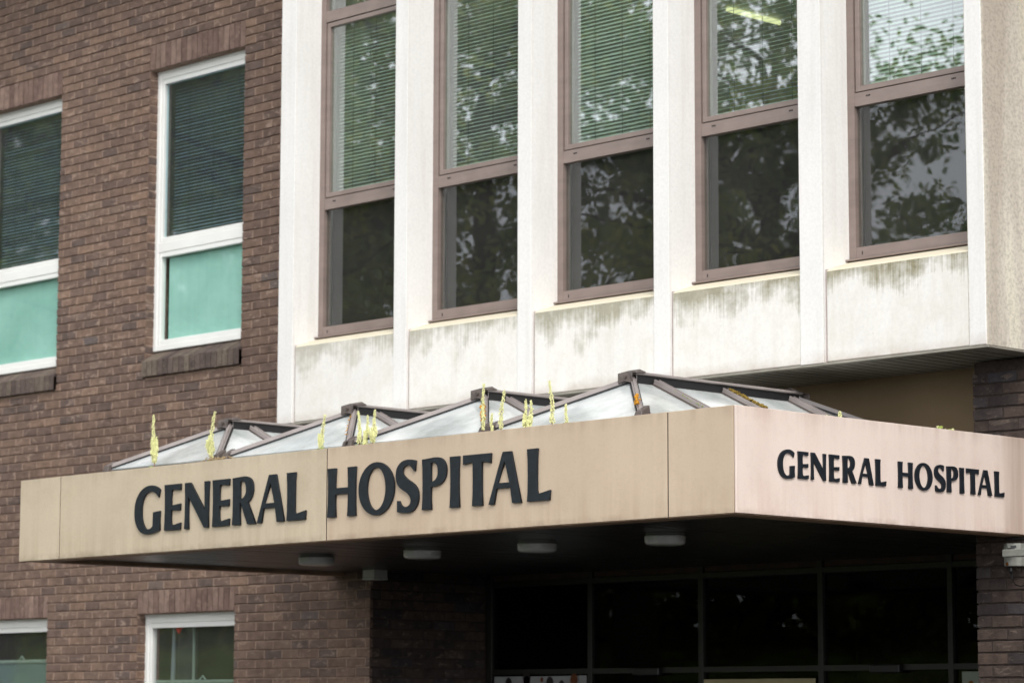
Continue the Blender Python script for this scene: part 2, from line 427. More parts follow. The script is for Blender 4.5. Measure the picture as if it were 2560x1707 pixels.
for hx0, hx1, hz0, hz1 in wins:                                  # brick reveals, left and right of each window
    zz = hz0
    brick_field(mb, lambda u, w, d, X=hx0: (X + d + .006, u, w), .006, .21, hz0 - .09, hz1, [], int(hx0 * 100) % 97, 0, ZOFF, 0.0)
    brick_field(mb, lambda u, w, d, X=hx1: (X - d - .006, u, w), .006, .21, hz0 - .09, hz1, [], int(hx1 * 100) % 89, 0, ZOFF, 0.0)
wall = mb.build('brick_wall', M['brick'], B, fix=True)
def perp_fill(mo):                                               # mortar in the upright joints, nearly flush
    for P, c, w0, w1 in PERPS:
        g = PERP / 2 + .0015; mo.hexa([P(c - g, w0, -.03), P(c + g, w0, -.03), P(c + g, w0, -.0016), P(c - g, w0, -.0016), P(c - g, w1, -.03), P(c + g, w1, -.03), P(c + g, w1, -.0016), P(c - g, w1, -.0016)])
    PERPS.clear()
# mortar behind the bricks, with the window openings left open
mo = MB()
Y0 = .0135
perp_fill(mo)
xs = sorted({-10.6, XR - .012} | {w[0] for w in wins} | {w[1] for w in wins})
zs = sorted({0.0, 9.0, 2.69 + 0} | {w[2] for w in wins} | {w[3] for w in wins})
for a, b in zip(xs, xs[1:]):
    for c, d in zip(zs, zs[1:]):
        mx, mz = (a + b) / 2, (c + d) / 2
        if any(w[0] < mx < w[1] and w[2] < mz < w[3] for w in wins): continue
        mo.box(a, b, Y0, .24, c, d)
mo.build('mortar', M['mortar'], wall)
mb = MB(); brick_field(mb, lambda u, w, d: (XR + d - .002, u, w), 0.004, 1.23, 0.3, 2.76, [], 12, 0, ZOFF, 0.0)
ew = mb.build('entrance_side_wall', M['dark_brick'], B)  # darker brick here puts the shade of the recess into the wall's colour
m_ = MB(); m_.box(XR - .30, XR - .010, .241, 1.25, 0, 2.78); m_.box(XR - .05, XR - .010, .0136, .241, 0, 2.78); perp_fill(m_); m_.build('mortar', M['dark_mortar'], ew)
# soldier lintels and sloping brick sills
for wi, (x0, x1, z0, z1) in enumerate(wins):
    rnd = random.Random(50 + wi); mb = MB(); n = round((x1 - x0) / .0755); s = (x1 - x0) / n
    for i in range(n):
        one_brick(mb, front(0.001), x0 + i * s + .0048, x0 + (i + 1) * s - .0048, z1 + .003, LT(z1) - .004, rnd, .004, .2, .0016)
    lo = mb.build('lintel', M['soldier'], B); MB().box(x0, x1, .0085, .0125, z1 + .004, LT(z1) - .004).build('mortar', M['dark_mortar'], lo)
    if z0 > 2:
        mb = MB(); n = 18; xa, xb = x0 + .005, x1 + .02; s = (xb - xa) / n
        for i in range(n):
            a, b = xa + i * s + .0050, xa + (i + 1) * s - .0050; dz = rnd.uniform(-.002, .002); dy = rnd.uniform(-.002, .002)
            f, t, bk = -.034 + dy, 4.640 + dz, 4.722 + dz
            mb.hexa([(a, f, 4.505 + dz), (b, f, 4.505 + dz), (b, .2, 4.505), (a, .2, 4.505), (a, f, t), (b, f, t), (b, .135, bk + .02), (a, .135, bk + .02)])
        mb.build('sill', [M['sillbrick']], B, bevel=.003)
        MB().box(x0 + .01, x1 + .015, -.026, .19, 4.508, 4.626).build('sill_mortar', M['dark_mortar'], B)

def slats(x0, x1, z0, z1, y, tilt, w=.025, pitch=.0285, seed=0, cords=(.2, .5, .8)):
    mb = MB(); z = z0 + .02; rnd = random.Random(seed); c, s = math.cos(rad(tilt)), math.sin(rad(tilt))
    while z < z1 - .01:
        sag = rnd.uniform(-.0008, .0008); dt = rnd.uniform(-.06, .06)
        cc, ss = math.cos(rad(tilt) + dt), math.sin(rad(tilt) + dt)
        h = w / 2
        mb.quad([(x0, y - h * cc, z - h * ss), (x1, y - h * cc, z - h * ss + sag), (x1, y + h * cc, z + h * ss + sag), (x0, y + h * cc, z + h * ss)])
        z += pitch
    for f in cords:
        x = x0 + (x1 - x0) * f; mb.box(x - .0016, x + .0016, y - .0145, y - .0128, z0, z1, 1)
    mb.box(x0, x1, y - .012, y + .012, z0, z0 + .014)
    return mb

def white_window(x0, x1, z0, z1, kind, label):
    f = .085; yf = .09; yb = .15
    m = MB()
    a, b, zt, zb = x0 - .005, x1 + .003, z1 - .022, z0 + .135 if kind == 'upper' else z0
    def ring(a, b, c, d, t, y0, y1):
        m.box(a, a + t, y0, y1, c, d); m.box(b - t, b, y0, y1, c, d); m.box(a + t, b - t, y0, y1, c, c + t); m.box(a + t, b - t, y0, y1, d - t, d)
    ring(a, b, zb, zt, .052, yf, yb)
    m.box(a + .0, b, yf - .004, yf + .01, zt, zt + .028)          # head trim
    if kind == 'upper':
        zm0, zm1 = 5.545, 5.722
        m.box(a + .052, b - .052, yf + .002, yb, zm0 + .045, zm1 - .045)
        for c, d in ((zb + .052, zm0 + .045), (zm1 - .045, zt - .052)): ring(a + .052, b - .052, c, d, .043, yf + .007, yb)
        w = m.build('window', M['upvc'], B, bevel=.004); tag(w, label)
        g0, g1 = a + .093, b - .093
        MB().box(g0, g1, .124, .130, zm1 - .003, zt - .093).build('pane', M['glass_left'], w)
        MB().box(g0, g1, .124, .130, zb + .093, zm0 + .003).build('pane', M['glass_film'], w)
        MB().box(g0 + .040, g1 - .02, .158, .172, zb + .095, zm0).build('privacy_film', M['film'], w)
        slats(g0 + .01, g1 - .01, zm1, zt - .1, .215, 28, seed=int(x0 * 10), pitch=.030).build('blind', [M['slat_dark'], M['black']], w, fix=False)
        room(x0, x1, z0 - .05, z1 + .1, .255, 3.2)
    else:
        ring(a + .052, b - .052, zb + .052, zt - .052, .043, yf + .007, yb)
        w = m.build('window', M['upvc'], B, bevel=.004); tag(w, label)
        g0, g1 = a + .093, b - .093
        MB().box(g0, g1, .124, .130, zb + .093, zt - .093).build('pane', M['glass_ground'], w)
        zr = 2.10 if x0 < -8 else 1.905
        k = MB(); k.box(g0, g1, .150, .172, zr, zr + .030); k.box(g0, g1, .144, .15, zr + .008, zr + .012)
        xm = (g0 + g1) / 2 + .07; k.tube([(xm - .04, .148, zr + .03), (xm, .148, zr + .062), (xm + .04, .148, zr + .03)], .007, 6)
        k.build('inner_rail', M['paleframe'], w)
        if x0 < -8: MB().box(g0, g1, .158, .166, zb + .1, zr).build('privacy_film', M['film_grey'], w)
        else:
            c = MB(); n = 14
            pts = [(g0 + .17 + i * .024, .22 + .02 * math.sin(i * 1.9)) for i in range(n)]
            for (xa, ya), (xb, yb2) in zip(pts, pts[1:]): c.quad([(xa, ya, 1.0), (xb, yb2, 1.0), (xb, yb2, 2.42), (xa, ya, 2.42)])
            c.build('curtain', M['curtain'], w, fix=False)
            MB().hexa([(g0 + .10, .20, 1.0), (g0 + .165, .20, 1.0), (g0 + .165, .215, 1.0), (g0 + .10, .215, 1.0),
                       (g0 + .155, .20, 2.42), (g0 + .185, .20, 2.42), (g0 + .185, .215, 2.42), (g0 + .155, .215, 2.42)]).build('curtain_edge', M['curtain_edge'], w)
            MB().box(g0 + .47, g0 + .482, .17, .19, zr, 2.42).build('inner_mullion', M['paleframe'], w)
        room(x0, x1, z0 - .05, z1 + .1, .255, 3.2)
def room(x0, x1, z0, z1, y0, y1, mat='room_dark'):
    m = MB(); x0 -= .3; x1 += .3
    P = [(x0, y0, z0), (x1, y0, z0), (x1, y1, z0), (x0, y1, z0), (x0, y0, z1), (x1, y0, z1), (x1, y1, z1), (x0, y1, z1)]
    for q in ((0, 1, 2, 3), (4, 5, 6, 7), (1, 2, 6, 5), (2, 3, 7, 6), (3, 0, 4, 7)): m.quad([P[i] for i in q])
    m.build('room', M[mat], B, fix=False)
white_window(*wins[0], 'upper', 'tall white window cut by the left edge, turquoise film in its lower pane')
white_window(*wins[1], 'upper', 'tall white window beside the concrete bay, turquoise film in its lower pane')
white_window(*wins[2], 'lower', 'low white window under the canopy end, cut by the left edge')
white_window(*wins[3], 'lower', 'low white window with a grey curtain inside')

# ---- the projecting bay of white concrete
YB, YF, ZB, ZTOP = -.823, -.603, 3.84, 9.0
opL = [-3.487, -2.191, -.888, .420, 1.735]
pierL = [-3.664, -2.331, -1.027, .279, 1.547, 2.860]
S = .036
for i in range(6):
    a = pierL[i]; b = opL[i] if i < 5 else 2.990
    m = MB()
    if i < 5: poly = [(a, YB), (b - .005, YB), (b - .003, YB + .014), (b + .003, YB + .014), (b + .004, YB + .006), (b + S, YF), (b + S, -.50), (a - (S if i else 0), -.50), (a - (S if i else 0), YF)]
    else: poly = [(a, YB), (b, YB), (b, -.50), (a - S, -.50), (a - S, YF)]
    m.prism(poly, ZB, ZTOP).build('concrete_pier', M['concrete'], B, bevel=.0015 if i < 5 else .006)
for i in range(5):
    x0, x1 = opL[i] + .022, pierL[i + 1] - .002
    m = MB()
    m.hexa([(x0, YB + .007, ZB + .002), (x1, YB + .007, ZB + .002), (x1, -.50, ZB + .002), (x0, -.50, ZB + .002),
            (x0, YB + .007, 4.421), (x1, YB + .007, 4.421), (x1, -.50, 4.532), (x0, -.50, 4.532)])
    m.build('spandrel_panel', M['spandrel_c'], B, bevel=.006)
    MB().box(opL[i] + .001, opL[i] + .0215, YB + .017, -.55, ZB + .003, 4.43).build('joint', M['sealant'], B)
    m = MB(); m.box(opL[i] + .04, pierL[i + 1] - .04, YB + .007, -.50, 8.25, ZTOP); m.build('concrete_panel', M['concrete'], B, bevel=.006)
# left return and right flank
MB().box(-3.660, -3.560, -.499, -.006, ZB, ZTOP).build('concrete_panel', M['concrete'], B)
fl = MB().box(2.86, 2.994, -.820, -.274, ZB + .0, ZTOP).build('concrete_panel', M['concrete_side'], B); fl['label'] = 'brown and yellow stained right flank of the bay'

def bay_window(i, tilt, pitch, label, dark):
    x0, x1 = opL[i] + S, pierL[i + 1] - S
    y0, y1 = YF + .0, YF + .07
    z0, z1 = 4.517, 8.25
    t = .056
    m = MB()
    m.box(x0, x0 + t, y0, y1, z0, z1); m.box(x1 - t, x1, y0, y1, z0, z1)
    m.box(x0 + t, x1 - t, y0 + .002, y1, z0, z0 + .066); m.box(x0 + t, x1 - t, y0 + .002, y1, 5.492, 5.578)
    m.box(x0 + t, x1 - t, y0 + .002, y1, 6.966, 7.052); m.box(x0 + t, x1 - t, y0 + .002, y1, z1 - .07, z1)
    # drain slots and screw heads on the transom
    for f in (.16, .80):
        for k in (-1, 0, 1):
            xx = x0 + (x1 - x0) * f + k * .012; m.box(xx - .0035, xx + .0035, y0 - .001, y0 + .003, 5.545, 5.554, 1)
    xx = x0 + (x1 - x0) * .10; m.box(xx - .003, xx + .003, y0 - .001, y0 + .003, 4.535, 4.555, 1)
    w = m.build('window', [M['alu'], M['alu_dark']], B); tag(w, label)
    # opening sash, set a shadow gap inside the frame
    s = MB(); g = .007; a, b, c, d = x0 + t + g, x1 - t - g, 5.578 + g, 6.966 - g; r = .036
    ys = y0 + .006
    s.box(a, a + r, ys, y1, c, d); s.box(b - r, b, ys, y1, c, d); s.box(a + r, b - r, ys, y1, c, c + r); s.box(a + r, b - r, ys, y1, d - r, d)
    s.build('sash', M['alu'], w, bevel=.003)
    gk = MB()
    for (xa, xb, za, zb) in ((a - g, a, c - g, d + g), (b, b + g, c - g, d + g), (a, b, c - g, c), (a, b, d, d + g)): gk.box(xa, xb, ys + .02, y1, za, zb)
    gk.build('seal', M['alu_dark'], w)
    MB().box(a + r - .004, b - r + .004, ys + .022, ys + .028, c + r - .004, d - r + .004).build('pane', M['glass'], w)
    MB().box(x0 + t - .004, x1 - t + .004, y0 + .028, y0 + .034, z0 + .062, 5.496).build('pane', M['glass_low'], w)
    MB().box(x0 + t - .004, x1 - t + .004, y0 + .028, y0 + .034, 7.048, z1 - .066).build('pane', M['glass'], w)
    MB().box(x0 + t, x1 - t, y1 + .02, y1 + .03, z0 + .066, 5.50).build('backing_panel', M['spandrel'], w)
    MB().box(x0 + t, x1 - t, y1 + .02, y1 + .03, 7.04, z1 - .07).build('backing_panel', M['spandrel'], w)
    # projecting metal sill strip with a rounded nose
    n = MB(); n.hexa([(x0 - .03, y0 - .035, 4.496), (x1 + .03, y0 - .035, 4.496), (x1 + .03, y0 + .05, 4.500), (x0 - .03, y0 + .05, 4.500),
                      (x0 - .03, y0 - .035, 4.508), (x1 + .03, y0 - .035, 4.508), (x1 + .03, y0 + .05, 4.5165), (x0 - .03, y0 + .05, 4.5165)])
    n.build('sill', M['alu'], w, bevel=.003)
    bl = slats(a + r + .008, b - r - .008, c + r + .012, d - r, y1 + .035, tilt, .025, pitch, i)
    bl.build('blind', [M['slat'], M['black']], w, fix=False)
order = ['leftmost, beside the brick wall', 'second from the brick wall', 'in the middle of the bay', 'with a lit yellow room behind its blind', 'at the right corner of the bay']
for i, (t, p) in enumerate(((36, .0275), (34, .0275), (46, .0275), (25, .0275), (50, .0275))):
    bay_window(i, t, p, 'brown framed bay window ' + order[i], False)

# room behind the bay, with a cupboard and its ceiling
m = MB(); x0, x1, y0, y1, z0, z1 = -3.55, 2.84, -.498, 4.6, 4.0, 7.03
P = [(x0, y0, z0), (x1, y0, z0), (x1, y1, z0), (x0, y1, z0), (x0, y0, z1), (x1, y0, z1), (x1, y1, z1), (x0, y1, z1)]
for q in ((0, 1, 2, 3), (4, 5, 6, 7), (1, 2, 6, 5), (2, 3, 7, 6), (3, 0, 4, 7)): m.quad([P[i] for i in q])
m.build('room', M['room'], B, fix=False)
m = MB(); m.box(-3.5, 2.8, -.49, 0.0, 8.2, 8.24); m.build('ceiling', M['room_dark'], B)
for x in (-1.0,):                                            # partitions between offices
    MB().box(x * 1.0 - 1.10, x * 1.0 - 1.04, .3, 4.55, 4.02, 7.02).build('partition', M['room'], B)
MB().box(-1.95, -1.52, 2.45, 2.9, 4.02, 6.75).build('cupboard', M['cupboard'], B, bevel=.01)
L = thing('ceiling_lamp', (-.93, 1.55, 7.0), 'lit yellow strip lamp inside, behind the blind of the fourth bay window', 'lamp')
m = MB(); m.box(-1.06, -.80, 1.25, 1.95, 6.985, 7.02); m.build('housing', M['white_plastic'], L)
m = MB()
for x in (-.930,): m.tube([(x, 1.3, 6.965), (x, 1.9, 6.965)], .020, 8)
m.build('tube', M['tube'], L)

# underside of the bay
m = MB(); n = 68; s = (2.99 + 3.66) / n
for i in range(n):
    a = -3.66 + i * s
    m.hexa([(a + .018, -.745, ZB - .008), (a + s, -.745, ZB - .008), (a + s, -.002, ZB - .008), (a + .018, -.002, ZB - .008),
                               (a + .018, -.745, ZB + .002), (a + s, -.745, ZB + .002), (a + s, -.002, ZB + .002), (a + .018, -.002, ZB + .002)])
m.build('bay_soffit', M['bay_soffit'], B)
m = MB(); m.box(-3.62, 2.92, -.75, -.004, ZB - .0055, ZB + .03); m.build('soffit_backing', M['gap'], B)  # almost flush dark sheet, shade of the slat grooves put into its colour
m = MB(); m.box(-3.664, 2.994, -.818, -.755, ZB - .016, ZB - .001); m.box(2.93, 2.992, -.75, -.276, ZB - .016, ZB - .001); m.build('soffit_trim', M['bay_soffit'], B, bevel=.003)
# rendered wall between canopy roof and bay, and wall above the entrance
MB().box(XR, 2.47, 0.0, .25, 2.78, ZB).build('rendered_wall', M['beige_wall'], B)
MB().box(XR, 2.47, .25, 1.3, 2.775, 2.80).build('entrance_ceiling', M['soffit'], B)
# brick pier right of the entrance
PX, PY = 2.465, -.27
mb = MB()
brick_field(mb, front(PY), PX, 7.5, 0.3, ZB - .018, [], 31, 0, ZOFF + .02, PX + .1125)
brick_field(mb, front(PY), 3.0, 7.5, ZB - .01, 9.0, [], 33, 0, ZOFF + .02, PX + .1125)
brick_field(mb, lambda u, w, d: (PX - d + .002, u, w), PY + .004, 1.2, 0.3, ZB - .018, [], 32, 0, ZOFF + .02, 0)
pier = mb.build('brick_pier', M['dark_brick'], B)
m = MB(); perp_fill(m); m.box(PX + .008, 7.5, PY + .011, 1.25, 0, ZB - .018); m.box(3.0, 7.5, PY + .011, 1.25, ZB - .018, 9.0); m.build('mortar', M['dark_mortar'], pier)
# roof slab closes the building
m = MB(); m.box(-10.7, 7.6, -.8, 6.0, 9.003, 9.3); m.build('roof', M['concrete'], B)
m = MB(); m.box(-10.6, 7.5, 5.9, 6.0, 0, 9.0); m.box(-10.7, -10.601, .0, 6.0, 0, 9.0); m.box(7.501, 7.6, -.26, 6.0, 0, 9.0); m.build('outer_wall', M['dark_brick'], B)

# ---- glazed entrance screen at the back of the recess
YG = 1.233
scr = MB()
mull = [(-3.50, -3.44), (-2.367, -2.319), (-1.212, -1.163), (-.059, -.013), (1.094, 1.138), (2.36, 2.50)]
for a, b in mull: scr.box(a, b, YG - .0, YG + .06, 0, 2.77)
for (a, b), (c, d) in zip(mull, mull[1:]):
    for z0, z1 in ((2.660, 2.703), (1.966, 2.008), (0, .09)): scr.box(b, c, YG + .003, YG + .06, z0, z1)
E_ = scr.build('entrance_screen', M['screen'], B, bevel=.002)
for k, ((a, b), (c, d)) in enumerate(zip(mull, mull[1:])):
    MB().box(b, c, YG + .03, YG + .036, 2.008, 2.660).build('pane', M['glass_door'], E_)
    MB().box(b, c, YG + .03, YG + .036, .09, 1.966).build('pane', M['glass_door'], E_)
    MB().box(b, c, YG + .02, YG + .04, 2.705, 2.772).build('header_board', M['timber'], E_)
for a, b in ((-1.842, -1.569), (.446, .709)):
    MB().box(a, b, YG - .055, YG - .001, 1.948, 2.006).build('door_sensor', M['black'], E_, bevel=.008)
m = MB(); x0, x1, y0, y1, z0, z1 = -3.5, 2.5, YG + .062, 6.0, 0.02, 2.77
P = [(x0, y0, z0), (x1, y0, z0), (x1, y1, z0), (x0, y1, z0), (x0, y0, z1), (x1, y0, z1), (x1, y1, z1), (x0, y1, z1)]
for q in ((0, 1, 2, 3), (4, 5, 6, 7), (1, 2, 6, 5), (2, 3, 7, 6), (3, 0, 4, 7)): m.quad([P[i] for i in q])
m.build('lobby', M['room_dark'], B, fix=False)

# posters and notices in the entrance
def poster(x0, x1, z1, h, name, label, cat, prints, mat='paper'):
    t = thing(name, ((x0 + x1) / 2, YG - .004, z1 - h), label, cat)
    MB().box(x0, x1, YG - .006, YG - .002, z1 - h, z1).build('sheet', M[mat], t)
    for (cx, cz, r, mt) in prints:
        m = MB(); n = 20
        m.quad([(cx + r * .8 * math.cos(2 * math.pi * k / n), YG - .0075, cz + r * math.sin(2 * math.pi * k / n)) for k in range(n)])
        m.build('print', M[mt], t, fix=False)
poster(-3.40, -2.46, 1.952, .6, 'poster', 'wide poster with printed faces behind the dark entrance glazing', 'poster',
       [(-3.235, 1.90, .045, 'dark_print'), (-3.235, 1.87, .045, 'skin_print'), (-3.03, 1.94, .055, 'dark_print'), (-3.03, 1.905, .05, 'skin_print'), (-2.86, 1.925, .02, 'skin_print'),
        (-2.77, 1.90, .05, 'dark_print'), (-2.64, 1.88, .04, 'dark_print'), (-2.505, 1.92, .05, 'skin_print')])
poster(-2.45, -2.372, 1.955, .6, 'notice_sheet', 'narrow blank sheet beside the wide entrance poster', 'notice', [])
poster(1.215, 1.375, 1.951, .4, 'notice_sheet', 'pale notice with a brown stain beside the right brick pier', 'notice', [(1.29, 1.86, .03, 'rust')], 'green_paper')
poster(-1.15, -.08, 1.915, .15, 'notice_board', 'cream board along the top of the entrance door glass', 'notice', [], 'cream')

# ------------------------------------------------------------------ the canopy
ZS = 2.748
C_ = thing('entrance_canopy', (-.54, -1.5, 2.73), 'beige flat entrance canopy lettered GENERAL HOSPITAL on two sides', 'canopy')
def zt(x): return 3.300 + (x + 3.95) / 6.82 * .023
def zb(x): return 2.724 + (x + 3.95) / 6.82 * .013
FY = -2.940
def fpanel(x0, x1, mat, lab=None):
    m = MB(); m.hexa([(x0, FY, zb(x0)), (x1, FY, zb(x1)), (x1, FY + .08, zb(x1)), (x0, FY + .08, zb(x0)), (x0, FY, zt(x0)), (x1, FY, zt(x1)), (x1, FY + .08, zt(x1)), (x0, FY + .08, zt(x0))])
    o = m.build('fascia_panel', mat, C_, bevel=.0015)
    if lab: o['label'] = lab
fpanel(-3.947, -3.4595, M['fascia_a'], 'short end piece of the front fascia, left'); fpanel(-3.4505, -.5660, M['fascia_a'], 'long front panel carrying GENERAL')
fpanel(-.5560, 2.3600, M['fascia_b'], 'long front panel carrying HOSPITAL'); fpanel(2.3690, 2.8500, M['fascia_b'], 'short end piece of the front fascia at the corner')
m = MB(); m.hexa([(2.855, FY + .002, 2.737), (2.869, FY + .002, 2.737), (2.869, PY - .004, 2.737), (2.855, PY - .004, 2.737), (2.855, FY + .002, 3.323), (2.869, FY + .002, 3.323), (2.869, PY - .004, 3.323), (2.855, PY - .004, 3.323)])
m.build('fascia_panel', M['fascia_c'], C_, bevel=.002)['label'] = 'pinkish side panel facing right'
MB().box(2.79, 2.853, FY + .09, PY - .004, 2.739, 3.32).build('fascia_backing', M['gap'], C_)
MB().box(-3.947, -3.88, FY + .082, -.004, 2.7235, 3.30).build('fascia_panel', M['fascia_a'], C_, bevel=.003)
MB().box(-3.87, 2.78, FY + .083, FY + .10, 2.74, 3.29).build('fascia_backing', M['gap'], C_)
for x in (-3.455, -.561, 2.3645):                                  # dark filler set back in each panel joint
    MB().box(x - .0042, x + .0042, FY + .0035, FY + .079, zb(x) + .002, zt(x) - .003).build('joint', M['gap'], C_)
# timber-brown lip under the fascia, soffit boards, roof deck
m = MB(); m.hexa([(-3.88, FY + .012, 2.7195), (2.85, FY + .012, 2.733), (2.70, FY + .17, 2.733), (-3.80, FY + .17, 2.7205), (-3.88, FY + .012, 2.7235), (2.85, FY + .012, 2.736), (2.70, FY + .17, 2.752), (-3.80, FY + .17, 2.752)])
m.hexa([(2.70, FY + .17, 2.7325), (2.85, FY + .013, 2.7325), (2.85, PY - .01, 2.7325), (2.70, PY - .01, 2.7325), (2.70, FY + .17, 2.752), (2.85, FY + .013, 2.7365), (2.85, PY - .01, 2.7365), (2.70, PY - .01, 2.752)])
m.box(-3.90, -3.80, FY + .175, -.01, 2.7205, 2.7515)
m.build('soffit_trim', M['lip'], C_)
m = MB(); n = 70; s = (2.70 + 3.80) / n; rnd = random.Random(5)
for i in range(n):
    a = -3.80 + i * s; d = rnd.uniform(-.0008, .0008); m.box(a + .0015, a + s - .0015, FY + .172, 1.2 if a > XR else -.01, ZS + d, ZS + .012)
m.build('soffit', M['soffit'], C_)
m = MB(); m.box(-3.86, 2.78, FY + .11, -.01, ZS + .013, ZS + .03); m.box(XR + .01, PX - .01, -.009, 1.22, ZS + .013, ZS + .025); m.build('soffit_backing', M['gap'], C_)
MB().box(-3.87, 2.785, FY + .102, -.005, 3.20, 3.25).build('roof_deck', M['deck'], C_)

# lettering: flared roman capitals, drawn in cap-heights
def cub(p0, p1, p2, p3, n=9):
    o = []
    for i in range(1, n + 1):
        t = i / n; u = 1 - t
        o.append(tuple(u ** 3 * a + 3 * u * u * t * b + 3 * u * t * t * c + t ** 3 * d for a, b, c, d in zip(p0, p1, p2, p3)))
    return o
def path(*seg):
    pts = [seg[0]]
    for s in seg[1:]:
        if len(s) == 3: pts += cub(pts[-1], *s)
        else: pts.append(s)
    return pts
def ell(cx, cy, rx, ry, n=48): return [(cx + rx * math.cos(2 * math.pi * k / n), cy + ry * math.sin(2 * math.pi * k / n)) for k in range(n)]
GL = {
 'E': [[(0, 0), (.575, 0), (.585, .15), (.30, .105), (.265, .12), (.245, .17), (.24, .3), (.245, .435), (.56, .42), (.57, .565), (.245, .54), (.245, .72), (.255, .85), (.275, .885), (.57, .86), (.58, 1), (0, 1), (.018, .8), (.025, .5), (.018, .2)]],
 'N': [[(0, 0), (.15, 0), (.135, .2), (.13, .45), (.13, .70), (.70, 0), (.84, 0), (.83, .3), (.835, .7), (.85, 1), (.69, 1), (.705, .75), (.71, .38), (.20, 1), (0, 1), (.018, .7), (.018, .3)]],
 'A': [[(0, 0), (.15, 0), (.215, .30), (.60, .30), (.66, 0), (.90, 0), (.76, .5), (.62, 1), (.39, 1), (.20, .52)], [(.245, .405), (.575, .405), (.44, .83)]],
 'L': [[(0, 0), (.60, 0), (.62, .19), (.32, .135), (.285, .15), (.265, .2), (.265, .5), (.27, .8), (.29, 1), (0, 1), (.018, .8), (.024, .5), (.018, .2)]],
 'H': [[(0, 0), (.26, 0), (.245, .2), (.24, .46), (.645, .46), (.64, .2), (.625, 0), (.885, 0), (.868, .25), (.865, .5), (.868, .75), (.885, 1), (.625, 1), (.64, .8), (.645, .59), (.24, .59), (.245, .8), (.26, 1), (0, 1), (.017, .75), (.02, .5), (.017, .25)]],
 'I': [[(0, 0), (.275, 0), (.257, .25), (.252, .5), (.257, .75), (.275, 1), (0, 1), (.018, .75), (.023, .5), (.018, .25)]],
 'T': [[(.265, 0), (.555, 0), (.537, .25), (.533, .5), (.535, .845), (.66, .835), (.78, .805), (.795, 1), (0, 1), (.008, .815), (.14, .84), (.277, .85), (.285, .5), (.282, .25)]],
 'O': [ell(.54, .505, .54, .535), ell(.54, .505, .285, .43)],
 'P': [path((0, 0), (.275, 0), (.258, .2), (.262, .445), ((.52, .44), (.71, .52), (.71, .735)), ((.71, .92), (.60, 1.03), (.38, 1.02)), (0, 1), (.018, .8), (.022, .5), (.018, .2)),
       path((.262, .92), ((.40, .94), (.465, .87), (.465, .735)), ((.465, .61), (.38, .54), (.262, .545)))],
 'R': [path((0, 0), (.272, 0), (.258, .2), (.262, .47), (.285, .465), (.515, 0), (.79, 0), (.525, .465), ((.64, .52), (.70, .62), (.70, .75)), ((.70, .93), (.58, 1.03), (.37, 1.02)), (0, 1), (.018, .8), (.022, .5), (.018, .2)),
       path((.262, .92), ((.40, .94), (.465, .87), (.465, .74)), ((.465, .61), (.38, .545), (.262, .55)))],
 'G': [path((.925, .915), ((.83, .98), (.72, 1.025), (.60, 1.025)), ((.25, 1.025), (0, .80), (0, .47)), ((0, .18), (.17, -.05), (.47, -.05)), ((.65, -.05), (.80, -.02), (.93, .025)), (.915, .23), (.93, .446), (.685, .425), (.675, .12),
            ((.63, .08), (.57, .06), (.50, .06)), ((.36, .06), (.26, .24), (.26, .47)), ((.26, .72), (.38, .89), (.58, .89)), ((.70, .89), (.80, .84), (.875, .745)))],
 'S': [path((.594, 1.0), ((.52, 1.02), (.44, 1.03), (.36, 1.03)), ((.15, 1.03), (0, .92), (0, .74)), ((0, .60), (.06, .52), (.15, .46)), ((.24, .405), (.33, .385), (.38, .33)), ((.43, .29), (.455, .25), (.45, .20)),
            ((.445, .13), (.38, .09), (.29, .09)), ((.21, .09), (.14, .14), (.11, .22)), (.045, .22), (.05, 0), ((.14, -.02), (.24, -.03), (.34, -.03)), ((.56, -.03), (.68, .10), (.68, .28)), ((.68, .39), (.64, .46), (.55, .53)),
            ((.46, .60), (.34, .63), (.27, .70)), ((.225, .73), (.205, .76), (.205, .80)), ((.205, .87), (.26, .92), (.34, .92)), ((.42, .92), (.50, .86), (.53, .79)), (.57, .79))],
}
dgcache = {}
def glyph(ch, size, depth):
    key = (ch, size)
    if key in dgcache: return dgcache[key]
    cu = bpy.data.curves.new('letter', 'CURVE'); cu.dimensions = '2D'; cu.fill_mode = 'BOTH'; cu.extrude = depth / 2
    for loop in GL[ch]:
        sp = cu.splines.new('POLY'); sp.points.add(len(loop) - 1); sp.use_cyclic_u = True
        for p, (x, y) in zip(sp.points, loop): p.co = (x * size, y * size, 0, 1)
    o = bpy.data.objects.new('letter', cu); COL.objects.link(o); bpy.context.view_layer.update()
    dg = bpy.context.evaluated_depsgraph_get(); me = bpy.data.meshes.new_from_object(o.evaluated_get(dg)); me.name = 'letter'
    bpy.data.objects.remove(o); me.materials.clear(); me.materials.append(M['letter'])
    dgcache[key] = me; return me
base = Vector(C_.location)
for ch, x in zip('GENERALHOSPITAL', (-2.558, -2.224, -2.003, -1.703, -1.493, -1.236, -.936, -.534, -.235, .110, .350, .598, .713, .936, 1.262)):
    o = bpy.data.objects.new('letter', glyph(ch, .306, .014)); COL.objects.link(o); o.parent = C_
    o.rotation_euler = (rad(90), R.uniform(-.006, .006), 0); o.location = Vector((x, FY - .010, 2.8655 + (x + 2.56) / 3.82 * .0135)) - base
for ch, y in zip('GENERALHOSPITAL', (-2.602, -2.432, -2.320, -2.162, -2.043, -1.907, -1.750, -1.544, -1.389, -1.204, -1.087, -.963, -.898, -.786, -.621)):
    o = bpy.data.objects.new('letter', glyph(ch, .151, .009)); COL.objects.link(o); o.parent = C_
    o.rotation_euler = (rad(90), R.uniform(-.006, .006), rad(90)); o.location = Vector((2.869 + .007, y, 2.9525)) - base

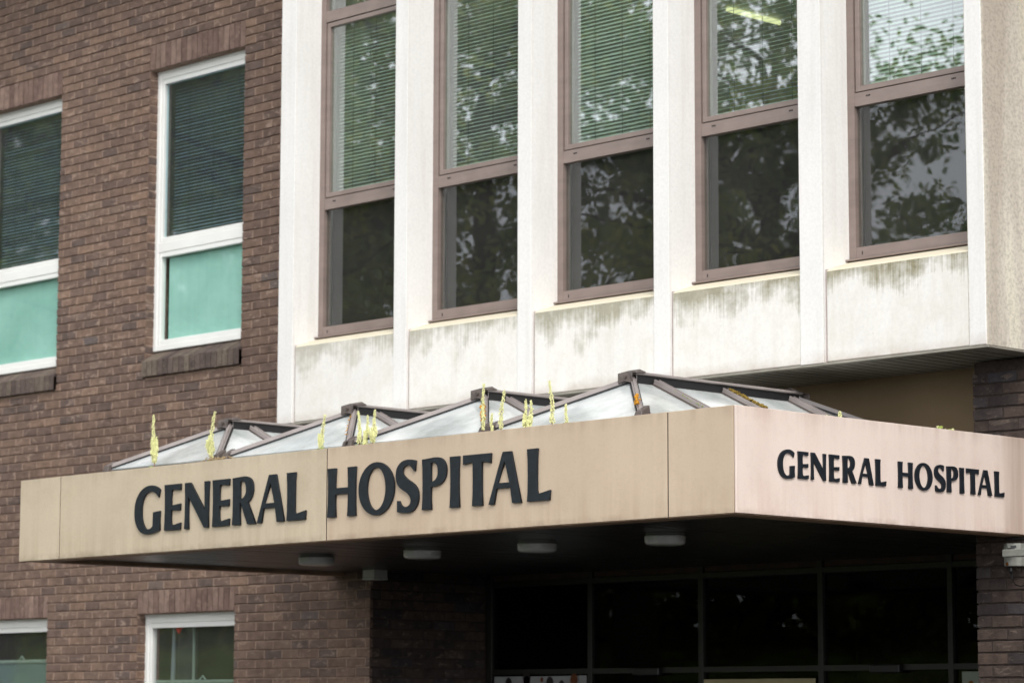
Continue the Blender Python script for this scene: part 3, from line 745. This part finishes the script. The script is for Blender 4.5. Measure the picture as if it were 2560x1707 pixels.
# ------------------------------------------------------------------ skylights on the canopy
sky_lab = ['hipped roof skylight at the far left end of the canopy', 'second skylight from the left, two weeds by its front corner', 'third skylight from the left, lichen on its front hip', 'largest looking skylight, nearest the canopy corner']
def skylight():
    w = .618; y0, ya, yr, y1 = -2.75, -2.165, -.66, -.10; zb_, zr = 3.345, 3.640
    t = thing('roof_skylight', (0, -1.4, 3.25), sky_lab[0], 'skylight', 'hipped skylights in a row on the canopy')
    # curb
    m = MB(); m.box(-w, w, y0 + .0, y0 + .05, 3.25, zb_ - .012); m.box(-w, w, y1 - .05, y1, 3.25, zb_ - .012); m.box(-w, -w + .05, y0 + .05, y1 - .05, 3.25, zb_ - .012); m.box(w - .05, w, y0 + .05, y1 - .05, 3.25, zb_ - .012)
    m.build('curb', M['sky_alu_dark'], t)
    A, Bk = Vector((0, ya, zr)), Vector((0, yr, zr))
    fl, fr, bl, br = Vector((-w, y0, zb_)), Vector((w, y0, zb_)), Vector((-w, y1, zb_)), Vector((w, y1, zb_))
    dn = Vector((0, 0, -.012))
    for nm, poly in (('f', [fl, fr, A]), ('r', [fr, br, Bk, A]), ('b', [br, bl, Bk]), ('l', [bl, fl, A, Bk])):
        n = (poly[1] - poly[0]).cross(poly[2] - poly[0]).normalized()
        m = MB(); k = len(poly); m.v = [tuple(p) for p in poly] + [tuple(p - n * .008) for p in poly]
        m.f = [tuple(range(k)), tuple(reversed(range(k, 2 * k)))] + [(i, (i + 1) % k, k + (i + 1) % k, k + i) for i in range(k)]; m.mi = [0] * len(m.f)
        m.build('pane', M['skyglass'], t)
    nF = Vector((0, -(zr - zb_), ya - y0)).normalized(); nF = Vector((0, -abs(nF.y), abs(nF.z)))
    nR = Vector((zr - zb_, 0, w)).normalized(); nL = Vector((-nR.x, 0, nR.z))
    for a, b, n1, n2 in ((fl, A, nF, nL), (fr, A, nF, nR), (bl, Bk, Vector((0, -nF.y, nF.z)), nL), (br, Bk, Vector((0, -nF.y, nF.z)), nR)):
        up = (n1 + n2).normalized(); m = MB()
        m.bar(a, b, .050, .010, up, 1, -.004)                      # black gasket under the cap
        m.bar(a, b, .033, .015, up, 0, .006); m.bar(a, b, .014, .010, up, 0, .022)
        m.build('hip_bar', [M['sky_alu'], M['gasket']], t)
    m = MB(); m.bar(A + Vector((0, -.02, 0)), Bk + Vector((0, .02, 0)), .092, .016, (0, 0, 1), 0, .040); m.bar(A, Bk, .058, .056, (0, 0, 1), 1, -.016); m.build('ridge_bar', [M['sky_alu'], M['gasket']], t, bevel=.003)
    for yy in (-2.003, -1.382, -.751):
        for sx, n in ((1, nR), (-1, nL)):
            # a rafter meets the ridge, its foot on the eave
            m = MB(); a = Vector((sx * .03, yy, zr - .015)); b = Vector((sx * w, yy, zb_)); m.bar(b, a, .050, .012, n, 1, .0)
            m.bar(b, a, .042, .020, n, 0, .010); m.bar(b + Vector((0, -.02, 0)), a + Vector((0, -.02, 0)), .007, .012, n, 0, .028); m.bar(b + Vector((0, .02, 0)), a + Vector((0, .02, 0)), .007, .012, n, 0, .028)
            m.build('rafter', [M['sky_alu'], M['sky_alu_dark']], t)
    m = MB()
    m.bar(fl + Vector((0, .02, -.012)), fr + Vector((0, .02, -.012)), .03, .008, nF, 0, .0); m.bar(fr, br, .05, .014, nR, 0, 0); m.bar(br, bl, .05, .014, (0, -nF.y, nF.z), 0, 0); m.bar(bl, fl, .05, .014, nL, 0, 0)
    m.build('eave_bar', M['sky_alu'], t)
    # folded cap over the ridge end, and foot caps on the front corners
    for yy, s in ((ya, 1), (yr, -1)):
        m = MB(); h = .030
        p = [Vector((0, yy - s * .045, zr + .060)), Vector((-.060, yy - s * .070, zr + .046)), Vector((.060, yy - s * .070, zr + .046)), Vector((-.060, yy + s * .05, zr + .056)), Vector((.060, yy + s * .05, zr + .056)), Vector((0, yy + s * .06, zr + .080)),
             Vector((-.056, yy - s * .075, zr - .018)), Vector((.056, yy - s * .075, zr - .018)), Vector((0, yy - s * .075, zr - .002))]
        m.v = [tuple(q) for q in p]; m.f = [(0, 1, 3, 5), (0, 5, 4, 2), (1, 0, 8, 6), (0, 2, 7, 8)]; m.mi = [0] * 4
        m.tube([(0, yy - s * .078, zr + .022), (0, yy - s * .066, zr + .022)], .012, 8)
        o = m.build('ridge_cap', M['sky_alu_dark'], t)
        md = o.modifiers.new('Solidify', 'SOLIDIFY'); md.thickness = .004
    for p, sx in ((fl, -1), (fr, 1)):
        m = MB(); m.hexa([p + Vector(q) for q in ((-.034, -.036, -.02), (.036, -.036, -.02), (.036, .05, -.01), (-.034, .05, -.01), (-.024, -.024, .022), (.028, -.024, .022), (.022, .05, .062), (-.02, .05, .062))]); m.build('foot_cap', M['sky_alu_dark'], t, bevel=.004)
    return t
sk = skylight()
for i, cx in enumerate((-2.529, -1.195, .068, 1.364)):
    o = sk if i == 0 else copy_tree(sk); o.location.x = cx; o['label'] = sky_lab[i]

# ------------------------------------------------------------------ bulkhead lamps under the canopy
lab = ['round bulkhead lamp under the canopy, below the letter L of GENERAL', 'round bulkhead lamp under the canopy, below the S of the front HOSPITAL',
       'round bulkhead lamp under the canopy, below the last letter of the front HOSPITAL', 'round bulkhead lamp under the canopy, nearest its right corner']
def lamp():
    t = thing('bulkhead_lamp', (0, 0, 0), lab[0], 'lamp', 'bulkhead lamps under the canopy')
    MB().lathe([(0, 0), (.118, 0), (.118, -.006), (.112, -.012), (0, -.012)], (0, 0, 0), 40).build('base', M['lamp_base'], t, smooth=False)
    MB().lathe([(.119, -.012), (.1255, -.014), (.1265, -.020), (.125, -.052), (.121, -.060), (.112, -.067), (.09, -.072), (.05, -.0745), (0, -.075)], (0, 0, 0), 48).build('diffuser', M['lamp_diffuser'], t, smooth=True)
    m = MB(); m.lathe([(.1262, -.018), (.1282, -.019), (.1282, -.024), (.1262, -.025)], (0, 0, 0), 40); m.build('rim', M['lamp_diffuser'], t, smooth=True)
    return t
lp = lamp()
for i, (x, y) in enumerate(((-2.087, -1.735), (-.935, -1.786), (.160, -1.792), (1.274, -1.793))):
    o = lp if i == 0 else copy_tree(lp); o.location = (x, y, ZS - .001); o.rotation_euler = (0, 0, i * 1.3); o['label'] = lab[i]

t = thing('junction_box', (-3.30, -.14, ZS), 'small white box hanging under the canopy beside the brick corner', 'junction box')
m = MB(); m.box(-3.365, -3.232, -.205, -.065, ZS - .060, ZS - .001); m.build('body', M['white_plastic'], t, bevel=.004)
m = MB(); m.box(-3.367, -3.230, -.207, -.063, ZS - .078, ZS - .062); m.build('lid', M['white_plastic'], t, bevel=.003)

t = thing('security_camera', (2.87, -.40, 2.62), 'grey security camera box with a rust stain on the right brick pier', 'camera')
m = MB(); m.prism([(2.800, -.432), (2.838, -.450), (2.885, -.425), (2.905, -.40), (2.905, -.334), (2.800, -.334)], 2.548, 2.686); m.build('mounting_box', M['camera_grey'], t, bevel=.004)
m = MB(); m.box(2.828, 2.846, -.4535, -.4465, 2.550, 2.572); m.build('rust_patch', M['rust'], t, bevel=.003)
m = MB(); m.bar((2.855, -.445, 2.640), (2.915, -.50, 2.632), .030, .018); m.bar((2.862, -.444, 2.660), (2.888, -.425, 2.660), .004, .012); m.build('bracket', M['black'], t)
m = MB(); m.box(2.880, 3.10, -.560, -.500, 2.596, 2.642); m.build('housing', M['camera_grey'], t, bevel=.005)
m = MB(); m.tube([(2.840, -.42, 2.552), (2.842, -.42, 2.520), (2.845, -.42, 2.505)], [.012, .012, .008], 8)
m.tube([(2.845, -.42, 2.51), (2.850, -.42, 2.47), (2.875, -.42, 2.435), (2.915, -.42, 2.425), (2.96, -.42, 2.44), (3.0, -.42, 2.48)], .004, 6); m.build('cable', M['black'], t, smooth=True)

for q in t.children: q.location.y += .06; q.location.x -= .05

# a red heart hanging inside the low window
m = MB(); pts = [(0, -.055), (-.04, -.012), (-.055, .02), (-.045, .045), (-.022, .05), (0, .03), (.022, .05), (.045, .045), (.055, .02), (.04, -.012)]
m.prism([(a, b) for a, b in pts], -.006, .006)
o = m.build('heart_ornament', M['red']); o.rotation_euler = (rad(90), 0, 0); o.location = (-6.107, .141, 2.393); o.scale = (1.35, 1.35, 1.0)
tag(o, 'red felt heart hanging inside the low curtained window', 'ornament')

# ------------------------------------------------------------------ weeds and lichen along the canopy edge
WG = 'flowering weeds growing along the canopy edge'
def weed(x, y, z, h, label, bulge=.0, lean=0.0, seed=0, fat=1.0):
    rnd = random.Random(seed); t = thing('flowering_weed', (x, y, z), label, 'weed', WG)
    axis = lambda f: Vector((x + lean * h * f * f + .004 * math.sin(f * 5 + seed), y + .003 * math.sin(f * 4 + seed), z + h * f))
    MB().tube([axis(k / 8) for k in range(9)], [.0035 * (1 - .7 * k / 8) for k in range(9)], 5).build('stem', M['stem'], t)
    m = MB(); spikes = [(axis, h, .16, 1.0)]
    for k in range(int(bulge * 560)):                            # short side spikes crowd the lower half of the bushy ones
        a0 = rnd.uniform(0, 6.28); hh = h * rnd.uniform(.14, .30); z0 = h * rnd.uniform(.14, .34); dx, dy = math.cos(a0), math.sin(a0); ou = bulge * rnd.uniform(.5, 1.45)
        spikes.append(((lambda f, dx=dx, dy=dy, hh=hh, z0=z0, ou=ou: axis(z0 / h) + Vector((dx * ou * min(1, f * 1.6), dy * ou * min(1, f * 1.6), hh * f))), hh, .1, .75))
    jobs = []
    for ax, hh, f0, sc_ in spikes:
        n = int(8 + hh * 330)
        jobs += [(ax, f0 + (1 - f0) * (i + rnd.random()) / n, sc_) for i in range(n)]
    for i, (ax, f, sc_) in enumerate(jobs):
        a = i * 2.4 + rnd.uniform(-.5, .5); p = ax(f)
        r = .0145 * (1 - .6 * f) * fat * sc_ * rnd.uniform(.35, 1.35); c = p + Vector((math.cos(a) * r, math.sin(a) * r, -.002)); s = rnd.uniform(.0036, .0070) * (1.15 - .4 * f)
        d = Vector((math.cos(a) * .5, math.sin(a) * .5, -1)).normalized(); e1 = d.orthogonal().normalized(); e2 = d.cross(e1)
        b = len(m.v); m.v += [tuple(c - d * s * 1.6)] + [tuple(c + (e1 * math.cos(q) + e2 * math.sin(q)) * s) for q in (0, 1.571, 3.142, 4.712)] + [tuple(c + d * s * 1.5)]
        for k in range(4):
            m.f += [(b, b + 1 + k, b + 1 + (k + 1) % 4), (b + 5, b + 1 + (k + 1) % 4, b + 1 + k)]; m.mi += [0, 0]
    m.build('flower_spike', M['spike'], t, fix=False)
    m = MB()
    for i in range(rnd.randint(5, 8) + int(bulge * 400)):
        a = rnd.uniform(0, 6.28); c = Vector((x + math.cos(a) * .03, y + math.sin(a) * .02, z + rnd.uniform(.0, .035))); s = rnd.uniform(.009, .021)
        nn = Vector((rnd.uniform(-.6, .6), -.6, 1)).normalized(); e1 = nn.orthogonal().normalized(); e2 = nn.cross(e1)
        m.quad([c + (e1 * math.cos(q * 1.047) + e2 * math.sin(q * 1.047)) * s for q in range(6)])
    m.build('leaf', M['weed_leaf'], t, fix=False)
WY = -2.80
for a in ((-2.56, WY, 3.29, .395, 'bushy pale weed standing alone at the far left of the canopy edge', .022, -.02, 1),
          (-1.93, WY, 3.29, .365, 'tallest bushy pale weed, at the right foot of the leftmost skylight', .026, .10, 2, 1.15),
          (-.78, WY, 3.30, .250, 'single upright pale weed above the seam between GENERAL and HOSPITAL', .012, .10, 3),
          (-.405, WY, 3.30, .250, 'leftmost spike of three weeds by the second skylight foot', .006, -.12, 4, .9),
          (-.355, WY, 3.30, .215, 'middle spike of three weeds by the second skylight foot', .006, .10, 5, .9),
          (-.290, WY, 3.30, .245, 'bushy right weed of three by the second skylight foot', .020, .12, 6),
          (.715, WY, 3.30, .325, 'tall red stemmed weed left of the lichened third hip bar', 0, .06, 7, .9),
          (.800, WY, 3.30, .14, 'short weed just right of the third hip bar', 0, .0, 8, .7),
          (.880, WY, 3.30, .275, 'tall pale weed right of the third skylight foot', 0, .08, 9),
          (1.09, WY, 3.30, .205, 'left spike of the close pair of weeds before the largest skylight', .005, -.03, 10, .9),
          (1.125, WY, 3.30, .195, 'right spike of the close pair of weeds before the largest skylight', .010, .04, 11, .9),
          (1.310, WY, 3.30, .300, 'tallest thin red stemmed weed before the largest skylight', 0, -.06, 12),
          (1.425, WY, 3.30, .15, 'short thin weed before the largest skylight, right of the tallest', 0, .05, 13, .75),
          (2.775, -1.93, 3.31, .062, 'small green weed behind the side fascia, near the skylight end', .0, -.1, 14, 1.0),
          (2.775, -2.06, 3.30, .04, 'tiny green sprout beside the small weed behind the side fascia', .006, .1, 15, .8),
          (2.775, -1.01, 3.31, .045, 'low leaning green weed behind the side fascia, near the pier', .008, -.5, 16, 1.0),
          (2.775, -.90, 3.31, .036, 'lower green sprout nearest the right brick pier', .004, .1, 17, .9)):
    weed(*a)
def clump(name, pts, mat, label, cat, r0, seed):
    rnd = random.Random(seed); m = MB()
    for (a, b, n) in pts:
        a, b = Vector(a), Vector(b)
        for i in range(n):
            c = a.lerp(b, rnd.random()) + Vector((rnd.uniform(-1, 1), rnd.uniform(-1, 1), rnd.uniform(0, 1))) * r0; r = r0 * rnd.uniform(.35, .8)
            bm = bmesh.new(); bmesh.ops.create_icosphere(bm, subdivisions=1, radius=r)
            off = len(m.v); bm.verts.ensure_lookup_table()
            for v in bm.verts: q = v.co * rnd.uniform(.8, 1.2); m.v.append((c.x + q.x, c.y + q.y, c.z + q.z * .7))
            for f in bm.faces: m.f.append(tuple(off + v.index for v in f.verts)); m.mi.append(0)
            bm.free()
    return tag(m.build(name, mat, smooth=True), label, cat)
def hip(cx, f, dx=0.0):       # a point on the right front hip of the skylight centred on cx
    return (cx + .618 * (1 - f) + dx, -2.75 + .585 * f - .02, 3.345 + .295 * f + .034)
clump('lichen_clump', [(hip(.068, .10), hip(.068, .58), 46)], M['moss_orange'], 'long orange lichen strip on the third skylight hip bar', 'lichen', .014, 1)
clump('lichen_clump', [(hip(1.364, .14), hip(1.364, .36), 34)], M['moss_orange'], 'short orange lichen tuft on the largest skylight hip bar', 'lichen', .016, 2)
clump('lichen_clump', [(hip(-1.195, .10, -.012), hip(-1.195, .75, -.012), 30)], M['moss_orange'], 'thin broken orange lichen line on the second skylight hip bar', 'lichen', .008, 3)
raf = lambda cx, f, yy: (cx + .03 + .588 * f, yy, 3.625 - .28 * f + .042)
clump('moss_strip', [(raf(1.364, .08, -1.382), raf(1.364, .60, -1.382), 130)], M['moss_green'], 'red and green moss along the middle rafter of the largest skylight', 'moss', .014, 4)
clump('moss_tuft', [(raf(-2.529, .42, -2.0), raf(-2.529, .62, -2.0), 16)], M['moss_green'], 'brown moss tuft on a rafter of the far left skylight', 'moss', .014, 5)
clump('moss_tuft', [(raf(1.364, .35, -2.06), raf(1.364, .95, -2.06), 22)], M['weed_leaf'], 'thin green moss beside the first rafter of the largest skylight', 'moss', .007, 6)
m = MB(); rnd = random.Random(9)
for i in range(60):
    c = Vector((-1.86 + rnd.gauss(0, .06), -2.80 + rnd.uniform(-.02, .03), 3.322 + rnd.uniform(0, .018))); d = Vector((rnd.uniform(-1, 1), rnd.uniform(-.4, .4), rnd.uniform(-.2, .4))).normalized() * rnd.uniform(.02, .05)
    m.tube([c - d, c, c + d * .9 + Vector((0, 0, -.004))], .0022, 4)
tag(m.build('dry_stalk_tuft', M['dry']), 'tangle of dry stalks between the first two skylights', 'weed')

# ------------------------------------------------------------------ trees that stand across the road, mirrored in the glass
def make_tree(seed, h, spread, nleaf, mat, label):
    rnd = random.Random(seed); t = thing('broadleaf_tree', (0, 0, 0), label, 'tree', 'trees across the car park')
    m = MB(); m.tube([(0, 0, 0), (.1, .05, h * .2), (0, .1, h * .45), (.1, 0, h * .8)], [.34, .27, .19, .05], 10)
    tips = []
    for i in range(26):
        z = h * rnd.uniform(.22, .8); a = rnd.uniform(0, 6.28); ln = spread * rnd.uniform(.6, 1.0) * (1.15 - .55 * z / h)
        b = Vector((0, .05, z)); e = b + Vector((math.cos(a) * ln, math.sin(a) * ln, ln * rnd.uniform(.15, .6))); mid = b.lerp(e, .5) + Vector((rnd.uniform(-.3, .3), rnd.uniform(-.3, .3), .15))
        m.tube([b, mid, e], [.085, .05, .015], 6); tips += [b.lerp(e, f) for f in (.55, .8, 1.0)]
    m.build('trunk', M['bark'], t)
    clus = []
    for p in tips:
        for k in range(4): clus.append((p + Vector((rnd.gauss(0, .65), rnd.gauss(0, .65), rnd.gauss(0, .5))), rnd.uniform(.22, .6)))
    m = MB(); per = nleaf // len(clus)
    for c, r in clus:
        for i in range(per):
            q = c + Vector((rnd.gauss(0, r * .55), rnd.gauss(0, r * .55), rnd.gauss(0, r * .42)))
            n = Vector((rnd.gauss(0, 1), rnd.gauss(0, 1), rnd.gauss(.5, 1))).normalized(); u = n.orthogonal().normalized(); v = n.cross(u)
            a = rnd.uniform(0, 6.28); u, v = u * math.cos(a) + v * math.sin(a), v * math.cos(a) - u * math.sin(a); s = rnd.uniform(.034, .066)
            m.quad([q - u * s * 1.3, q - v * s * .75, q + u * s * 1.3, q + v * s * .75])
    m.build('crown', mat, t, fix=False)
    return t
trees = [make_tree(3, 13.0, 4.2, 31000, M['leaf'], 'x'), make_tree(4, 12.0, 3.8, 26000, M['leaf2'], 'x')]
spots = [(0, -23.5, -15.8, 1.36, 'nearest dark green tree opposite the brick wall'), (1, -21.0, -19.0, 1.38, 'yellow green tree opposite the canopy'), (0, -29.5, -13.5, 1.4, 'dark green tree at the far left of the row'),
         (1, -31.5, -19.5, 1.5, 'tall yellow green tree behind the row, far left'), (0, -19.2, -24.2, 1.30, 'dark green tree at the right end of the row'),
         (0, -38.0, -17.0, 1.4, 'dark green tree beyond the hedge end'), (1, -36.5, -25.0, 1.5, 'yellow green tree far behind the second row')]
used = set()
for i, (k, x, y, s, lb) in enumerate(spots):
    o = trees[k] if k not in used else copy_tree(trees[k]); used.add(k)
    o.location = (x, y, 0); o.scale = (s, s, s); o.rotation_euler = (0, 0, i * 1.7); o['label'] = lb
m = MB(); rnd = random.Random(21)
for i in range(30000):
    f = rnd.random(); c = Vector((-44 + 34 * f, -9.0 - 21.5 * f, 0)); q = c + Vector((rnd.gauss(0, .5), rnd.gauss(0, .5), rnd.uniform(2.6, 4.4 + .5 * math.sin(f * 60) + .3 * math.sin(f * 173))))
    n = Vector((rnd.gauss(0, 1), rnd.gauss(0, 1), rnd.gauss(.5, 1))).normalized(); u = n.orthogonal().normalized(); v = n.cross(u); s = rnd.uniform(.06, .13)
    m.quad([q - u * s * 1.3, q - v * s, q + u * s * 1.3, q + v * s])
tag(m.build('hedge', M['leaf2'], fix=False), 'long leafy hedge in front of the trees across the car park', 'hedge')

# ------------------------------------------------------------------ ground
m = MB(); m.box(-400, 400, -400, 400, -.3, 0.0); tag(m.build('ground', M['asphalt']), kind='structure')
m = MB(); m.box(-12, 9, -3.6, 1.2, .004, .012); tag(m.build('pavement', M['paving']), kind='structure')
m = MB(); A0, A1 = Vector((-46, -7.7, 0)), Vector((-8, -31.8, 0)); nn = Vector((.535, .845, 0))
for i in range(24):                                              # a grass bank below the hedge
    p, q = A0.lerp(A1, i / 24), A0.lerp(A1, (i + 1) / 24); up = Vector((0, 0, 3.2))
    m.quad([p + nn * 6.5 + Vector((0, 0, .01)), q + nn * 6.5 + Vector((0, 0, .01)), q + up, p + up]); m.quad([p + up, q + up, q - nn * 40 + up, p - nn * 40 + up])
tag(m.build('lawn', M['lawn'], fix=False), kind='structure')

# ------------------------------------------------------------------ light
SUN_DIR = Vector((.74, -.50, .78)).normalized()
el = math.asin(SUN_DIR.z); az = math.atan2(SUN_DIR.x, SUN_DIR.y)
w = bpy.data.worlds.new('World'); sc.world = w; w.use_nodes = True
nt = w.node_tree; bg = nt.nodes['Background']
sky = nt.nodes.new('ShaderNodeTexSky'); sky.sky_type = 'NISHITA'; sky.sun_disc = False; sky.sun_elevation = el; sky.sun_rotation = az
sky.air_density = 1.0; sky.dust_density = 6.0; sky.ozone_density = 1.0; sky.altitude = 50
hs = nt.nodes.new('ShaderNodeHueSaturation'); hs.inputs['Saturation'].default_value = .30
nt.links.new(sky.outputs[0], hs.inputs['Color'])
tc = nt.nodes.new('ShaderNodeTexCoord'); cn = nt.nodes.new('ShaderNodeTexNoise'); cn.inputs['Scale'].default_value = 3.2; cn.inputs['Detail'].default_value = 5
nt.links.new(tc.outputs['Generated'], cn.inputs['Vector'])
cr = nt.nodes.new('ShaderNodeValToRGB'); cr.color_ramp.elements[0].position = .32; cr.color_ramp.elements[0].color = (5.0, 5.2, 5.6, 1); cr.color_ramp.elements[1].position = .68; cr.color_ramp.elements[1].color = (7.6, 7.7, 7.8, 1)
nt.links.new(cn.outputs['Fac'], cr.inputs[0])                       # a layer of bright cloud over most of the sky
mx = nt.nodes.new('ShaderNodeMix'); mx.data_type = 'RGBA'; mx.inputs[0].default_value = .78
sx = nt.nodes.new('ShaderNodeSeparateXYZ'); nt.links.new(tc.outputs['Generated'], sx.inputs[0])
mr = nt.nodes.new('ShaderNodeMapRange'); mr.inputs[1].default_value = .05; mr.inputs[2].default_value = .75; mr.inputs[3].default_value = 2.1; mr.inputs[4].default_value = .75
nt.links.new(sx.outputs[2], mr.inputs[0])                           # extra brightness added low in the cloud layer, for the window reflections
vm = nt.nodes.new('ShaderNodeVectorMath'); vm.operation = 'SCALE'; nt.links.new(cr.outputs[0], vm.inputs[0]); nt.links.new(mr.outputs[0], vm.inputs['Scale'])
nt.links.new(hs.outputs[0], mx.inputs[6]); nt.links.new(vm.outputs[0], mx.inputs[7]); nt.links.new(mx.outputs[2], bg.inputs[0]); bg.inputs[1].default_value = .15
sun = bpy.data.lights.new('sun', 'SUN'); sun.energy = 1.1; sun.angle = rad(18); sun.color = (1.0, .97, .925)
so = bpy.data.objects.new('sun', sun); COL.objects.link(so); so.rotation_euler = SUN_DIR.to_track_quat('Z', 'Y').to_euler(); so.location = SUN_DIR * 60

# ------------------------------------------------------------------ camera
cam = bpy.data.cameras.new('camera'); co = bpy.data.objects.new('camera', cam); COL.objects.link(co); sc.camera = co
r = Vector((.69415799, .719818, .00259414)); u = Vector((.09260593, -.09287747, .99136165)); f = Vector((-.7138409, .68792138, .13113106))
mw = Matrix(((r.x, u.x, -f.x, 13.0), (r.y, u.y, -f.y, -14.39221), (r.z, u.z, -f.z, 1.65), (0, 0, 0, 1))); co.matrix_world = mw
cam.sensor_width = 36; cam.lens = 7050.417 / 2560 * 36; cam.clip_end = 2000; cam.clip_start = .1
cam.dof.use_dof = True; cam.dof.focus_distance = 15.6; cam.dof.aperture_fstop = 3.5

sc.render.engine = 'CYCLES'
sc.cycles.use_denoising = True
sc.cycles.max_bounces = 8; sc.cycles.transparent_max_bounces = 12; sc.cycles.caustics_reflective = False; sc.cycles.caustics_refractive = False
sc.view_settings.view_transform = 'Standard'; sc.view_settings.look = 'None'; sc.view_settings.gamma = 1; sc.view_settings.exposure = 0.67
